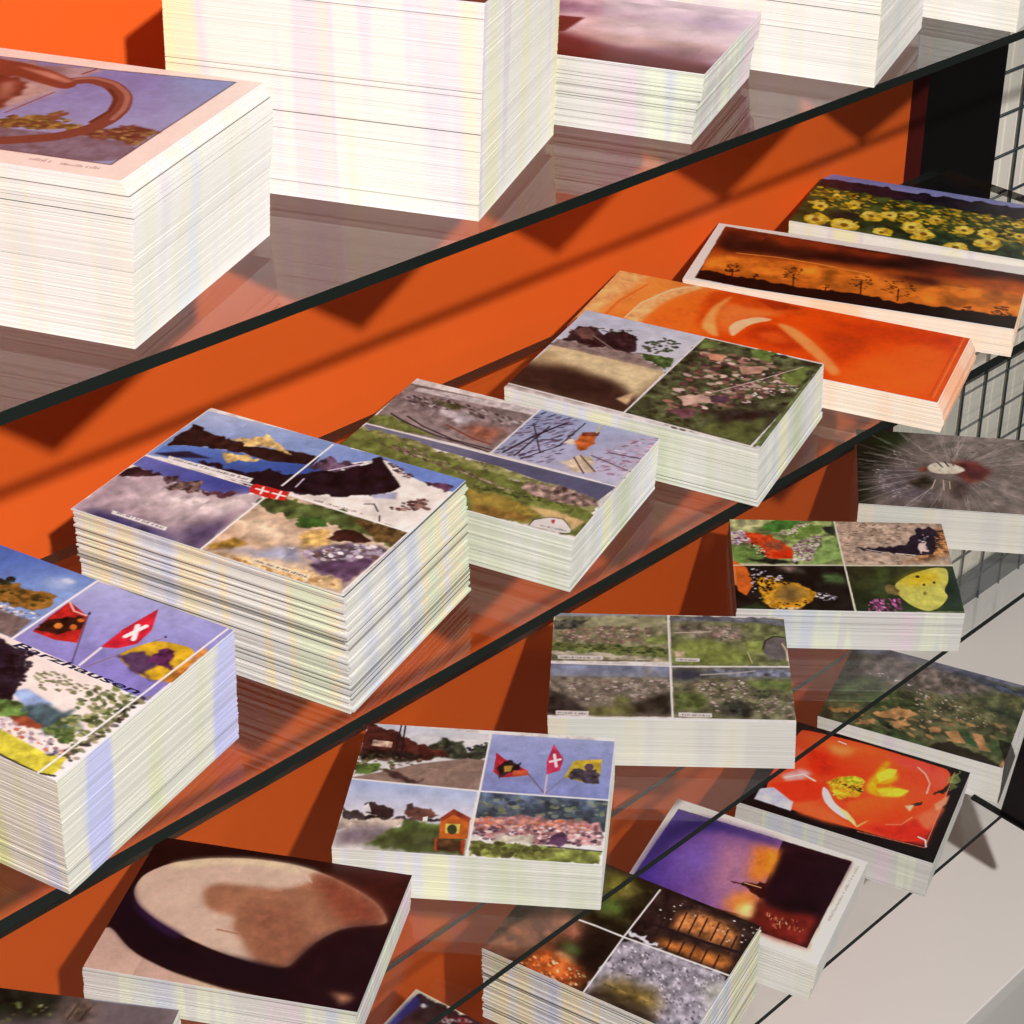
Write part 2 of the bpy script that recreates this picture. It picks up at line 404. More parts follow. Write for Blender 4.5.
        ('P',(238,234,228),[-.984,-.343,1.008,-1.786,1.701,1.597,.241,2.613],.004,.15,25),
        ('G',(196,214,240),(214,220,234),[.239,-.06,.424,.321],[-.015,-.013,.519,.002,.488,.487,-.029,.478],.003,.06,20),
        ('P',(150,130,124),[-.002,.395,.16,.343,.337,.343,.481,.464,.341,.483,-.001,.479],.006,.2,40),
        ('P',(62,40,42),[.026,.375,.029,.201,.103,.17,.215,.346,.16,.385],.005,.5,40),
        ('P',(54,34,40),[.137,.274,.202,.133,.294,.205,.326,.35,.204,.354],.005,.5,40),
        ('P',(120,80,74),[.013,.256,.078,.179,.149,.309,.098,.324],.004,.3,25),
        ('L',(170,150,140),.7,[.12,.265,.27,.39]),
        ('S',[(60,84,56),(44,60,40),(84,104,70)],60,1.4,3,[.316,.232,.361,.115,.449,.137,.447,.264,.37,.319],1.3,0),
        ('P',(76,110,48),[.337,.343,.473,.307,.486,.439,.407,.395],.006,.4,40),
        ('S',[(50,70,44)],22,1.2,2.4,[.091,.178,.249,.108,.283,.171,.12,.222],1.6,0),
        ('G',(240,214,150),(90,60,36),[.226,.421,.33,.975],[.016,.467,.484,.473,.471,.956,-.014,.953],.003,.12,25),
        ('P',(240,220,160),[.025,.473,.478,.477,.468,.803,.354,.691,.084,.604],.02,.08,30),
        ('P',(70,44,34),[-.011,.943,-.002,.706,.118,.661,.354,.691,.457,.81,.465,.935],.025,.2,20),
        ('P',(240,196,140),[.404,.847,.448,.74,.461,.882],.01,.15,25),
        ('P',(82,92,54),[.515,.013,.998,.016,.981,.981,.474,.965],.003,.5,30),
        ('S',[(54,60,36),(70,84,44),(40,44,34)],150,2,5,[.515,.013,.998,.016,.981,.981,.474,.965],1.3,0),
        ('S',[(206,160,140),(226,196,180),(180,120,100)],130,2.6,5.5,[.554,.125,.84,.108,.976,.29,.79,.687,.59,.866,.559,.507],1.7,-10),
        ('S',[(110,60,66),(90,50,60),(150,84,80)],110,2,4.6,[.513,.217,.831,.073,.952,.345,.745,.793,.62,.881,.542,.36],1.6,10),
        ('P',(214,170,150),[.6,.69,.687,.591,.73,.654,.634,.76],.004,.2,25),
        ('P',(126,74,84),[.606,.836,.685,.761,.722,.845,.67,.882],.004,.3,25),
        ('P',(226,150,110),[.569,.177,.64,.147,.648,.224,.599,.238],.004,.15,25),
        ('P',(214,160,130),[.717,.236,.805,.173,.813,.255,.751,.312],.004,.15,25),
        ('P',(90,60,84),[.713,.591,.77,.57,.777,.64,.725,.658],.004,.15,25),
        ('P',(104,140,56),[.703,.04,.797,-.006,.807,.131,.738,.119],.006,.3,25),
        ('P',(120,146,60),[.892,.211,.958,.064,.976,.29,.903,.302],.008,.2,25),
        ('P',(110,136,60),[.501,.036,.595,.033,.581,.127,.527,.124],.006,.3,25),
        ('L',(206,190,174),.8,[.938,.087,.846,.283,.771,.435,.704,.56]),
        ('S',[(236,226,220)],40,1,2,[.708,.44,.846,.184,1.003,.348,.87,.518],1.6,0),
        ('P',(44,40,34),[.746,.755,.958,.568,.989,.783,.832,.84],.02,.4,40),
        ('P',(92,104,48),[.77,.883,.972,.669,.967,.974,.746,.972],.012,.3,30),
        ('S',[(60,64,40),(90,100,50)],50,1.5,3.4,[.497,.894,.729,.912,.705,1.001,.49,.954],1.6,0),
        ('L',(242,242,240),1.1,[.513,.006,.473,.962]),
        ('L',(242,242,240),1.2,[-.022,.95,.473,.962,.963,.983]),
        ('L',(242,242,240),1.3,[.967,.984,.987,.584,.997,.117]),
        ('P',(110,130,70),[.973,.952,.995,.058,1.01,.067,1.001,.967],.003,.3,25)]),
    'rose': (330, 126, 1.0, [
        ('P',(244,84,10),[-.86,-.914,1.15,-3.41,1.505,2.697,.168,4.263],.004,.03,8),
        ('G',(250,170,84),(246,110,24),[-.029,.302,.359,.766],[-.491,-.443,.14,-.136,.362,-.023,.369,.754,-.151,1.448],.02,.04,20),
        ('P',(253,190,118),[-.015,-.105,.092,-.038,.073,.253,.044,.693,.007,.985,-.01,.429],.015,.12,60),
        ('L',(236,120,40),1.6,[.105,.138,.071,.479,.067,.843,.074,1.11]),
        ('P',(254,196,128),[.127,.77,.127,.448,.161,.184,.22,-.001,.262,-.006,.197,.267,.175,.534,.171,.787],.01,.14,60),
        ('L',(255,222,168),1.2,[.123,.704,.131,.436,.179,.14,.258,-.033]),
        ('P',(248,120,34),[.186,.769,.186,.448,.238,.128,.362,-.023,.323,.319,.343,.648],.02,.04,25),
        ('P',(228,84,16),[.27,.013,.397,-.028,.533,.028,.591,.137,.435,.184,.345,.219,.327,.528,.313,.684],.012,.04,25),
        ('P',(184,56,14),[.411,.037,.484,.007,.543,.052,.478,.159],.008,.05,25),
        ('P',(255,180,96),[.323,.603,.313,.294,.345,.035,.341,.188,.341,.44,.393,.724,.361,.695],.01,.04,25),
        ('P',(250,132,56),[.329,.166,.413,.196,.523,.148,.46,.296,.397,.443,.408,.706,.357,.492],.014,.04,25),
        ('P',(255,206,156),[.394,.552,.401,.425,.448,.296,.495,.297,.442,.431,.429,.585,.421,.677],.006,.04,25),
        ('P',(206,60,12),[.442,.611,.464,.419,.529,.389,.586,.492,.621,.651,.544,.71],.014,.06,25),
        ('P',(236,92,24),[.475,.558,.514,.455,.578,.569,.527,.664],.012,.05,25),
        ('P',(255,158,82),[.493,.327,.559,.353,.636,.533,.7,.72,.742,.863,.725,.946,.659,.738,.596,.581],.01,.04,25),
        ('P',(214,66,12),[.612,.323,.707,.263,.768,.312,.747,.533,.732,.791,.691,.633],.022,.05,25),
        ('P',(255,104,26),[.737,.837,.773,.574,.892,.223,.972,.261,.979,.95,.74,1.084],.02,.03,25),
        ('P',(222,66,8),[.591,.137,.811,.068,.988,-.007,.971,.243,.89,.193,.788,.288,.725,.324],.02,.04,25),
        ('L',(255,150,90),.6,[.984,-.016,.984,.951]),
        ('L',(196,64,16),.4,[.973,-.016,.974,.938])]),
    'sunset': (330, 146, 1.0, [
        ('P',(246,242,236),[-.675,-2.268,2.278,-4.814,2.043,3.096,.26,4.503],.001,.01,25),
        ('P',(46,14,10),[.025,.038,1.367,.172,1.39,1.235,.034,.96],.002,.2,20),
        ('G',(150,50,16),(214,110,30),[.308,-.082,.381,.927],[.025,.038,1.367,.172,1.388,1.141,.039,.869],.004,.1,20),
        ('P',(50,18,14),[.029,.119,.208,.033,.538,.07,1.364,.062,1.372,.44,.968,.247,.665,.352,.405,.391,.248,.431,.041,.421],.02,.4,14),
        ('P',(150,54,20),[.046,.072,.321,.065,.647,.101,.549,.212,.229,.235],.03,.3,12),
        ('P',(120,40,16),[.653,.186,.859,.134,.768,.354],.03,.3,12),
        ('P',(222,122,34),[.034,.549,.254,.486,.41,.446,.571,.488,.731,.413,1.375,.544,1.384,.947,.898,.829,.043,.808],.02,.3,16),
        ('L',(244,160,70),1,[.112,.466,.249,.437,.378,.449,.55,.493]),
        ('L',(240,150,60),1.2,[.758,.505,.879,.49]),
        ('P',(70,24,14),[.569,.461,.729,.386,.777,.489,.678,.542],.02,.4,20),
        ('P',(30,12,10),[.044,.819,.289,.835,.6,.858,.849,.842,.995,.802,1.382,.849,1.392,1.328,.037,.986],.004,.3,40),
        ('S',[(40,16,12),(60,24,14)],44,.9,2.2,[.108,.782,.106,.672,.13,.637,.152,.718,.143,.795],1.5,0),
        ('L',(34,14,10),.8,[.128,.737,.147,.93]),
        ('S',[(40,16,12),(60,24,14)],44,.9,2.2,[.283,.738,.282,.572,.319,.52,.35,.642,.334,.758],1.5,0),
        ('L',(34,14,10),.8,[.314,.671,.33,.863]),
        ('S',[(40,16,12),(60,24,14)],44,.9,2.2,[.488,.725,.489,.551,.529,.496,.559,.624,.541,.745],1.5,0),
        ('L',(34,14,10),.8,[.522,.654,.534,.845]),
        ('S',[(40,16,12),(60,24,14)],44,.9,2.2,[.585,.755,.589,.499,.647,.418,.689,.607,.662,.785],1.5,0),
        ('L',(34,14,10),.8,[.635,.651,.646,.841]),
        ('S',[(40,16,12),(60,24,14)],8,.9,2.2,[.198,.806,.197,.765,.206,.753,.214,.783,.21,.811],1.5,0),
        ('L',(34,14,10),.8,[.205,.79,.21,.866]),
        ('S',[(40,16,12),(60,24,14)],8,.9,2.2,[.416,.809,.416,.764,.426,.75,.434,.783,.43,.814],1.5,0),
        ('L',(34,14,10),.8,[.425,.791,.429,.866]),
        ('S',[(40,16,12),(60,24,14)],44,.9,2.2,[.827,.904,.831,.79,.857,.754,.875,.837,.861,.917],1.5,0),
        ('L',(34,14,10),.8,[.85,.857,.858,1.04]),
        ('S',[(40,16,12),(60,24,14)],44,.9,2.2,[.92,.857,.926,.707,.96,.661,.983,.77,.965,.875],1.5,0),
        ('L',(34,14,10),.8,[.951,.796,.957,.98]),
        ('P',(246,242,236),[.027,.043,1.465,.18,1.436,-1.692,-.14,-.649],.001,.01,25),
        ('P',(246,242,236),[.027,.043,.035,.964,-.183,2.025,-.583,-.713],.001,.01,25),
        ('P',(246,242,236),[.035,.964,1.482,1.246,1.5,2.447,.025,2.8],.001,.01,25)]),
    'sunfl': (330, 146, 1.0, [
        ('P',(60,76,34),[-.941,-.897,1.946,-3.828,1.922,4.034,.175,5.675],.001,.4,30),
        ('G',(126,132,196),(140,146,200),[.08,-.03,.099,.244],[-.052,-.125,1.201,-.287,1.226,.28,.672,.099,.006,.155],.003,.05,20),
        ('P',(36,26,40),[.007,.117,.163,.072,.262,.119,1.214,.001,1.227,.31,.689,.32,.348,.281,.007,.263],.005,.4,40),
        ('S',[(206,170,36),(224,190,54),(170,130,20)],700,2.2,4.6,[-.002,.287,.351,.313,1.223,.219,1.246,.752,.733,.889,.391,.714,.004,.622],1.7,10),
        ('S',[(70,84,40),(96,104,44),(40,50,30)],150,1.4,2.8,[.004,.338,1.223,.219,1.251,.865,.024,.876],1.6,10),
        ('P',(40,42,34),[.099,.734,.184,.581,.208,.794,.127,.875],.02,.3,30),
        ('P',(46,66,40),[.242,.794,.724,.773,1.248,.809,1.265,1.196,.744,1.032,.238,.962],.02,.5,40),
        ('S',[(56,80,44),(80,100,52)],120,1.2,2.6,[.228,.874,1.246,.752,1.26,1.087,.262,.972],1.6,10),
        ('P',(222,184,44),[.099,.64,.1,.672,.096,.701,.089,.723,.079,.735,.068,.737,.056,.727,.045,.708,.036,.681,.031,.649,.03,.617,.033,.588,.04,.565,.05,.552,.062,.551,.074,.561,.085,.581,.094,.608],.006,.3,60),
        ('P',(240,214,90),[.084,.622,.085,.641,.082,.659,.076,.672,.069,.68,.06,.681,.051,.676,.043,.664,.037,.648,.034,.629,.033,.609,.036,.592,.042,.578,.049,.57,.058,.569,.067,.575,.075,.586,.081,.603],.006,.2,60),
        ('P',(140,96,24),[.075,.643,.075,.652,.074,.66,.072,.666,.069,.67,.066,.67,.062,.668,.059,.662,.056,.655,.055,.646,.054,.637,.056,.629,.058,.622,.061,.619,.064,.618,.068,.621,.071,.627,.074,.634],.004,.1,30),
        ('P',(222,184,44),[.119,.896,.12,.933,.116,.967,.108,.992,.096,1.007,.082,1.009,.068,.999,.055,.976,.045,.945,.039,.908,.038,.87,.041,.836,.05,.81,.062,.795,.076,.793,.09,.804,.103,.827,.113,.859],.006,.3,60),
        ('P',(240,214,90),[.102,.875,.102,.898,.099,.918,.092,.934,.083,.943,.073,.945,.063,.938,.053,.925,.046,.906,.042,.884,.042,.862,.045,.841,.052,.825,.061,.816,.071,.814,.082,.821,.091,.834,.098,.853],.006,.2,60),
        ('P',(140,96,24),[.091,.9,.091,.911,.09,.92,.087,.927,.084,.932,.08,.932,.075,.929,.072,.923,.069,.914,.067,.904,.067,.893,.068,.884,.07,.876,.074,.872,.078,.872,.082,.875,.086,.881,.089,.89],.004,.1,30),
        ('P',(222,184,44),[.22,.905,.221,.947,.217,.983,.207,1.012,.194,1.028,.179,1.03,.164,1.018,.15,.994,.139,.959,.132,.918,.131,.877,.136,.839,.145,.81,.158,.794,.173,.792,.189,.804,.203,.829,.214,.865],.006,.3,60),
        ('P',(240,214,90),[.202,.882,.202,.907,.198,.93,.191,.947,.181,.957,.17,.959,.158,.952,.148,.938,.14,.917,.136,.892,.136,.867,.139,.845,.147,.827,.157,.817,.168,.815,.18,.822,.19,.837,.198,.858],.006,.2,60),
        ('P',(140,96,24),[.19,.91,.19,.921,.188,.932,.186,.94,.182,.945,.177,.945,.172,.942,.168,.935,.165,.925,.163,.914,.163,.902,.164,.892,.167,.884,.171,.879,.176,.878,.18,.882,.185,.889,.188,.899],.004,.1,30),
        ('P',(222,184,44),[.273,.671,.274,.703,.271,.731,.263,.753,.254,.765,.242,.767,.23,.757,.22,.738,.212,.711,.207,.68,.206,.648,.21,.619,.217,.597,.227,.585,.238,.583,.25,.593,.261,.612,.269,.639],.006,.3,60),
        ('P',(240,214,90),[.26,.653,.26,.672,.257,.69,.251,.703,.244,.711,.235,.712,.226,.706,.219,.695,.213,.679,.21,.66,.21,.641,.213,.623,.218,.61,.226,.602,.235,.601,.243,.607,.251,.618,.257,.634],.006,.2,60),
        ('P',(140,96,24),[.25,.674,.25,.683,.249,.691,.247,.697,.244,.701,.241,.701,.237,.699,.234,.693,.232,.686,.23,.677,.23,.668,.231,.66,.233,.654,.236,.65,.24,.65,.243,.652,.247,.658,.249,.665],.004,.1,30),
        ('P',(222,184,44),[.322,.604,.322,.63,.319,.652,.314,.67,.306,.68,.297,.681,.287,.674,.279,.658,.272,.636,.269,.611,.268,.586,.271,.562,.277,.545,.285,.535,.294,.533,.304,.541,.312,.557,.318,.579],.006,.3,60),
        ('P',(240,214,90),[.311,.59,.311,.605,.309,.619,.304,.63,.298,.636,.291,.637,.284,.632,.278,.623,.274,.61,.271,.595,.271,.58,.273,.566,.278,.555,.284,.549,.291,.548,.298,.552,.304,.561,.309,.574],.006,.2,60),
        ('P',(140,96,24),[.303,.606,.303,.614,.303,.62,.301,.625,.298,.628,.296,.628,.293,.626,.29,.622,.288,.616,.287,.609,.287,.601,.288,.595,.29,.59,.292,.587,.295,.587,.298,.589,.3,.593,.302,.599],.004,.1,30),
        ('P',(222,184,44),[.42,.748,.421,.784,.416,.816,.408,.84,.397,.854,.385,.856,.372,.845,.36,.824,.351,.794,.346,.759,.346,.723,.35,.691,.358,.667,.369,.653,.382,.651,.395,.661,.407,.683,.416,.714],.006,.3,60),
        ('P',(240,214,90),[.405,.729,.405,.75,.402,.769,.395,.784,.387,.793,.377,.794,.368,.788,.359,.776,.353,.758,.35,.737,.35,.715,.353,.696,.36,.681,.368,.672,.378,.671,.387,.677,.396,.69,.402,.708],.006,.2,60),
        ('P',(140,96,24),[.394,.752,.395,.762,.393,.771,.391,.778,.387,.782,.384,.782,.38,.78,.376,.774,.374,.765,.372,.755,.372,.745,.374,.736,.376,.73,.379,.726,.383,.725,.387,.728,.391,.734,.393,.742],.004,.1,30),
        ('P',(222,184,44),[.471,.832,.472,.871,.467,.906,.458,.932,.446,.948,.431,.95,.417,.939,.404,.915,.395,.882,.39,.844,.389,.804,.394,.769,.403,.742,.415,.726,.43,.724,.444,.736,.457,.76,.466,.793],.006,.3,60),
        ('P',(240,214,90),[.455,.81,.455,.834,.451,.855,.444,.871,.434,.881,.424,.882,.413,.876,.404,.862,.397,.842,.393,.819,.393,.795,.397,.774,.404,.757,.414,.748,.424,.746,.435,.753,.444,.767,.451,.787],.006,.2,60),
        ('P',(140,96,24),[.443,.836,.443,.847,.441,.857,.439,.864,.435,.869,.431,.869,.426,.866,.423,.86,.42,.85,.418,.84,.418,.829,.42,.819,.422,.811,.426,.807,.43,.806,.435,.809,.438,.816,.441,.825],.004,.1,30),
        ('P',(222,184,44),[.476,.554,.477,.581,.473,.606,.467,.625,.458,.636,.449,.637,.439,.629,.43,.612,.423,.589,.42,.562,.419,.534,.422,.509,.429,.49,.437,.479,.447,.477,.457,.486,.466,.503,.473,.526],.006,.3,60),
        ('P',(240,214,90),[.465,.538,.465,.555,.462,.57,.457,.581,.451,.588,.443,.589,.436,.584,.429,.574,.425,.56,.422,.544,.422,.527,.425,.512,.43,.501,.436,.494,.444,.493,.451,.498,.458,.508,.462,.522],.006,.2,60),
        ('P',(140,96,24),[.457,.556,.457,.564,.456,.571,.454,.577,.451,.58,.448,.58,.445,.578,.442,.573,.441,.566,.439,.559,.439,.551,.44,.544,.442,.539,.445,.536,.448,.535,.451,.538,.454,.542,.455,.549],.004,.1,30),
        ('P',(222,184,44),[.578,.654,.578,.686,.574,.714,.567,.735,.557,.747,.546,.749,.535,.74,.525,.721,.518,.694,.514,.664,.514,.632,.517,.604,.525,.582,.535,.569,.546,.568,.557,.577,.567,.597,.574,.623],.006,.3,60),
        ('P',(240,214,90),[.565,.637,.565,.656,.562,.673,.556,.686,.549,.694,.54,.695,.532,.689,.525,.678,.52,.662,.517,.644,.517,.625,.52,.608,.526,.594,.533,.587,.542,.586,.55,.591,.557,.602,.563,.618],.006,.2,60),
        ('P',(140,96,24),[.556,.658,.556,.666,.555,.674,.552,.68,.549,.684,.546,.684,.543,.682,.54,.676,.538,.669,.536,.66,.536,.652,.538,.644,.54,.638,.543,.634,.546,.634,.55,.636,.552,.642,.555,.649],.004,.1,30),
        ('P',(222,184,44),[.681,.798,.68,.837,.675,.872,.666,.898,.654,.913,.64,.916,.626,.904,.614,.881,.605,.848,.6,.81,.6,.771,.605,.736,.614,.709,.627,.693,.641,.691,.655,.703,.667,.727,.676,.76],.006,.3,60),
        ('P',(240,214,90),[.665,.777,.664,.8,.66,.821,.653,.838,.643,.847,.633,.849,.623,.842,.614,.828,.607,.809,.604,.786,.605,.762,.609,.741,.616,.724,.625,.715,.636,.713,.646,.72,.655,.734,.661,.754],.006,.2,60),
        ('P',(140,96,24),[.652,.802,.652,.813,.651,.823,.648,.831,.644,.835,.64,.836,.636,.832,.632,.826,.63,.817,.628,.806,.628,.795,.63,.785,.633,.778,.636,.773,.641,.773,.645,.776,.648,.782,.651,.792],.004,.1,30),
        ('P',(222,184,44),[.643,.651,.643,.676,.639,.698,.633,.715,.626,.725,.617,.726,.608,.719,.6,.704,.594,.682,.591,.658,.591,.633,.594,.61,.6,.593,.608,.583,.617,.582,.626,.589,.634,.605,.64,.626],.006,.3,60),
        ('P',(240,214,90),[.632,.637,.632,.652,.629,.665,.625,.676,.619,.682,.612,.683,.606,.678,.6,.669,.596,.657,.594,.642,.594,.627,.597,.613,.601,.603,.607,.597,.614,.596,.621,.6,.626,.609,.63,.622],.006,.2,60),
        ('P',(140,96,24),[.625,.653,.625,.66,.624,.666,.622,.671,.619,.674,.617,.674,.614,.672,.612,.668,.61,.662,.609,.655,.609,.648,.61,.642,.612,.637,.614,.634,.617,.634,.62,.636,.622,.64,.624,.646],.004,.1,30),
        ('P',(222,184,44),[.585,.972,.585,1.008,.581,1.04,.572,1.065,.561,1.079,.547,1.081,.534,1.071,.523,1.049,.514,1.019,.509,.983,.509,.947,.514,.914,.522,.889,.534,.874,.547,.872,.561,.883,.572,.905,.581,.936],.006,.3,60),
        ('P',(240,214,90),[.57,.952,.57,.974,.566,.993,.559,1.008,.551,1.017,.541,1.019,.531,1.013,.522,1,.516,.982,.513,.961,.513,.939,.517,.919,.524,.903,.532,.894,.542,.893,.552,.899,.561,.912,.567,.93],.006,.2,60),
        ('P',(140,96,24),[.559,.976,.559,.986,.557,.995,.555,1.002,.551,1.006,.547,1.007,.543,1.004,.54,.998,.537,.989,.536,.979,.536,.969,.537,.96,.54,.953,.544,.949,.547,.948,.551,.951,.555,.957,.557,.966],.004,.1,30),
        ('P',(222,184,44),[.747,.593,.747,.618,.743,.641,.737,.658,.729,.668,.721,.669,.712,.661,.704,.646,.699,.625,.696,.6,.696,.575,.699,.552,.705,.535,.713,.525,.722,.524,.731,.532,.738,.547,.744,.568],.006,.3,60),
        ('P',(240,214,90),[.737,.579,.736,.594,.734,.608,.729,.618,.723,.624,.716,.625,.71,.621,.704,.612,.7,.599,.698,.585,.699,.569,.701,.556,.706,.545,.712,.539,.719,.538,.725,.542,.731,.552,.735,.564],.006,.2,60),
        ('P',(140,96,24),[.729,.596,.729,.603,.728,.609,.726,.614,.724,.617,.721,.617,.718,.615,.716,.611,.714,.605,.714,.598,.714,.591,.715,.584,.717,.58,.719,.577,.722,.576,.724,.579,.726,.583,.728,.589],.004,.1,30),
        ('P',(222,184,44),[.832,.883,.831,.917,.827,.948,.818,.971,.808,.984,.795,.986,.783,.976,.773,.956,.765,.927,.761,.894,.762,.859,.767,.828,.775,.805,.786,.791,.798,.789,.81,.799,.821,.82,.828,.849],.006,.3,60),
        ('P',(240,214,90),[.818,.864,.818,.885,.814,.903,.807,.917,.799,.926,.79,.927,.781,.922,.773,.909,.768,.892,.765,.872,.766,.851,.769,.833,.776,.818,.784,.81,.793,.808,.802,.814,.81,.827,.816,.844],.006,.2,60),
        ('P',(140,96,24),[.807,.887,.807,.896,.806,.905,.803,.911,.8,.915,.796,.916,.793,.913,.79,.907,.787,.899,.786,.89,.786,.88,.788,.872,.79,.865,.794,.861,.797,.861,.801,.863,.804,.869,.806,.877],.004,.1,30),
        ('P',(222,184,44),[.917,.738,.916,.772,.911,.803,.903,.827,.892,.84,.88,.842,.868,.832,.858,.811,.85,.782,.847,.748,.847,.713,.852,.682,.86,.658,.872,.644,.884,.642,.896,.653,.906,.674,.914,.704],.006,.3,60),
        ('P',(240,214,90),[.903,.719,.903,.739,.899,.758,.892,.773,.884,.781,.875,.782,.866,.777,.858,.764,.853,.747,.85,.726,.851,.705,.855,.686,.861,.672,.87,.663,.879,.662,.888,.668,.896,.68,.901,.698],.006,.2,60),
        ('P',(140,96,24),[.892,.741,.892,.751,.891,.76,.888,.766,.885,.77,.881,.771,.878,.768,.875,.762,.872,.754,.871,.744,.872,.735,.873,.726,.876,.719,.879,.715,.883,.715,.886,.718,.889,.724,.891,.732],.004,.1,30),
        ('P',(222,184,44),[.328,.928,.328,.953,.325,.975,.32,.992,.312,1.001,.303,1.003,.294,.996,.286,.981,.279,.96,.276,.936,.275,.911,.278,.889,.284,.872,.291,.862,.301,.861,.31,.868,.318,.883,.324,.904],.006,.3,60),
        ('P',(240,214,90),[.317,.915,.317,.929,.315,.943,.31,.953,.304,.959,.298,.96,.291,.956,.285,.947,.28,.935,.278,.921,.278,.906,.28,.892,.285,.882,.291,.876,.297,.875,.304,.879,.31,.888,.315,.9],.006,.2,60),
        ('P',(140,96,24),[.31,.931,.31,.938,.309,.944,.307,.949,.305,.952,.302,.952,.299,.95,.297,.946,.295,.94,.294,.933,.294,.926,.295,.92,.296,.915,.299,.913,.301,.912,.304,.914,.307,.918,.309,.924],.004,.1,30),
        ('P',(222,184,44),[.384,.539,.384,.56,.382,.579,.377,.594,.371,.602,.363,.603,.355,.597,.348,.584,.343,.566,.34,.545,.34,.523,.342,.504,.347,.489,.354,.481,.361,.48,.369,.486,.376,.499,.381,.517],.006,.3,60),
        ('P',(240,214,90),[.375,.527,.375,.54,.373,.551,.369,.56,.364,.565,.358,.566,.353,.562,.348,.555,.344,.544,.342,.531,.342,.518,.344,.506,.348,.498,.353,.492,.359,.492,.364,.495,.369,.503,.373,.514],.006,.2,60),
        ('P',(140,96,24),[.369,.541,.369,.547,.368,.552,.367,.556,.365,.559,.362,.559,.36,.557,.358,.554,.356,.548,.356,.543,.355,.537,.356,.531,.358,.527,.36,.525,.362,.524,.364,.526,.366,.53,.368,.535],.004,.1,30),
        ('P',(222,184,44),[.189,.527,.19,.548,.188,.568,.183,.582,.176,.591,.168,.592,.16,.586,.153,.572,.148,.554,.144,.533,.144,.511,.146,.491,.151,.476,.158,.468,.165,.467,.173,.473,.181,.487,.186,.505],.006,.3,60),
        ('P',(240,214,90),[.18,.515,.18,.528,.178,.539,.174,.548,.169,.554,.164,.554,.158,.551,.152,.543,.148,.532,.146,.519,.146,.506,.148,.494,.152,.485,.157,.48,.163,.479,.169,.483,.174,.491,.178,.502],.006,.2,60),
        ('P',(140,96,24),[.174,.529,.174,.535,.173,.54,.172,.544,.17,.547,.167,.547,.165,.545,.163,.542,.161,.537,.16,.531,.16,.524,.161,.519,.162,.515,.164,.512,.167,.512,.169,.514,.171,.518,.173,.523],.004,.1,30),
        ('P',(222,184,44),[.117,.422,.118,.442,.116,.459,.112,.473,.106,.481,.098,.482,.091,.476,.085,.463,.079,.447,.076,.427,.076,.407,.078,.389,.082,.376,.088,.368,.095,.367,.103,.373,.109,.385,.114,.402],.006,.3,60),
        ('P',(240,214,90),[.109,.411,.109,.423,.107,.433,.104,.442,.099,.446,.094,.447,.088,.444,.084,.436,.08,.426,.078,.415,.078,.403,.08,.392,.083,.384,.088,.379,.093,.378,.098,.382,.103,.389,.107,.399],.006,.2,60),
        ('P',(140,96,24),[.103,.424,.103,.429,.103,.434,.101,.438,.099,.44,.097,.44,.095,.439,.093,.435,.092,.431,.091,.425,.091,.42,.091,.415,.093,.411,.094,.409,.096,.408,.099,.41,.101,.413,.102,.418],.004,.1,30),
        ('P',(222,184,44),[.718,.41,.717,.431,.715,.45,.71,.465,.703,.473,.696,.474,.688,.468,.682,.455,.677,.436,.675,.415,.675,.394,.677,.375,.682,.36,.689,.351,.697,.35,.704,.357,.711,.37,.715,.389],.006,.3,60),
        ('P',(240,214,90),[.709,.398,.709,.411,.707,.422,.703,.431,.698,.436,.692,.437,.687,.433,.682,.425,.678,.415,.677,.402,.677,.389,.679,.377,.683,.368,.688,.363,.694,.362,.699,.366,.704,.374,.707,.385],.006,.2,60),
        ('P',(140,96,24),[.703,.412,.703,.418,.702,.423,.7,.427,.698,.43,.696,.43,.694,.428,.692,.424,.69,.419,.69,.413,.69,.407,.691,.402,.692,.398,.694,.395,.696,.395,.699,.397,.701,.401,.702,.406],.004,.1,30),
        ('P',(90,106,60),[.009,1.024,.262,.972,.768,1.009,1.258,1.032,1.265,1.196,.006,1.093],.002,.3,25)]),
    'r3flags': (300, 214, 1.05, [
        ('P',(238,234,228),[-.632,-.533,1.344,-.799,1.393,1.716,-.187,1.91],.004,.15,25),
        ('G',(206,214,226),(222,222,222),[.302,.017,.316,.141],[-.035,-.016,.492,.033,.496,.496,-.014,.465],.003,.06,20),
        ('P',(60,66,50),[.249,.175,.31,.092,.393,.094,.427,.201,.498,.093,.506,.24,.249,.274],.008,.5,40),
        ('S',[(70,90,60),(50,50,60)],40,1.5,3,[.422,.153,.494,.106,.499,.229,.427,.201],1.6,0),
        ('P',(92,44,36),[-.008,.006,.067,.035,.261,.174,.372,.233,.25,.286,-.005,.282],.005,.35,30),
        ('P',(180,150,130),[.04,.14,.119,.147,.121,.197,.04,.19],.003,.4,60),
        ('P',(44,32,28),[.008,.207,.245,.238,.24,.299,.01,.305],.01,.4,40),
        ('S',[(66,76,40),(110,120,60),(120,90,70)],80,1.2,3,[-.01,.246,.249,.274,.238,.372,0,.403],1.6,0),
        ('P',(84,110,48),[-.008,.344,.094,.331,.092,.403,-0,.439],.008,.4,40),
        ('P',(150,124,110),[.103,.402,.253,.31,.42,.252,.502,.253,.497,.5,-.014,.465],.006,.1,40),
        ('P',(84,60,56),[.113,.388,.171,.393,.27,.452,.238,.472,.155,.443],.008,.2,25),
        ('L',(40,34,36),1,[.136,.003,.143,.263]),
        ('L',(40,34,36),1,[.153,.006,.167,.284]),
        ('G',(158,170,222),(132,144,206),[.728,.037,.74,.497],[.502,.031,1.004,.031,.998,.51,.505,.504],.003,.06,20),
        ('P',(206,40,56),[.535,.183,.572,.232,.669,.316,.677,.354,.572,.387,.539,.345],.002,.2,25),
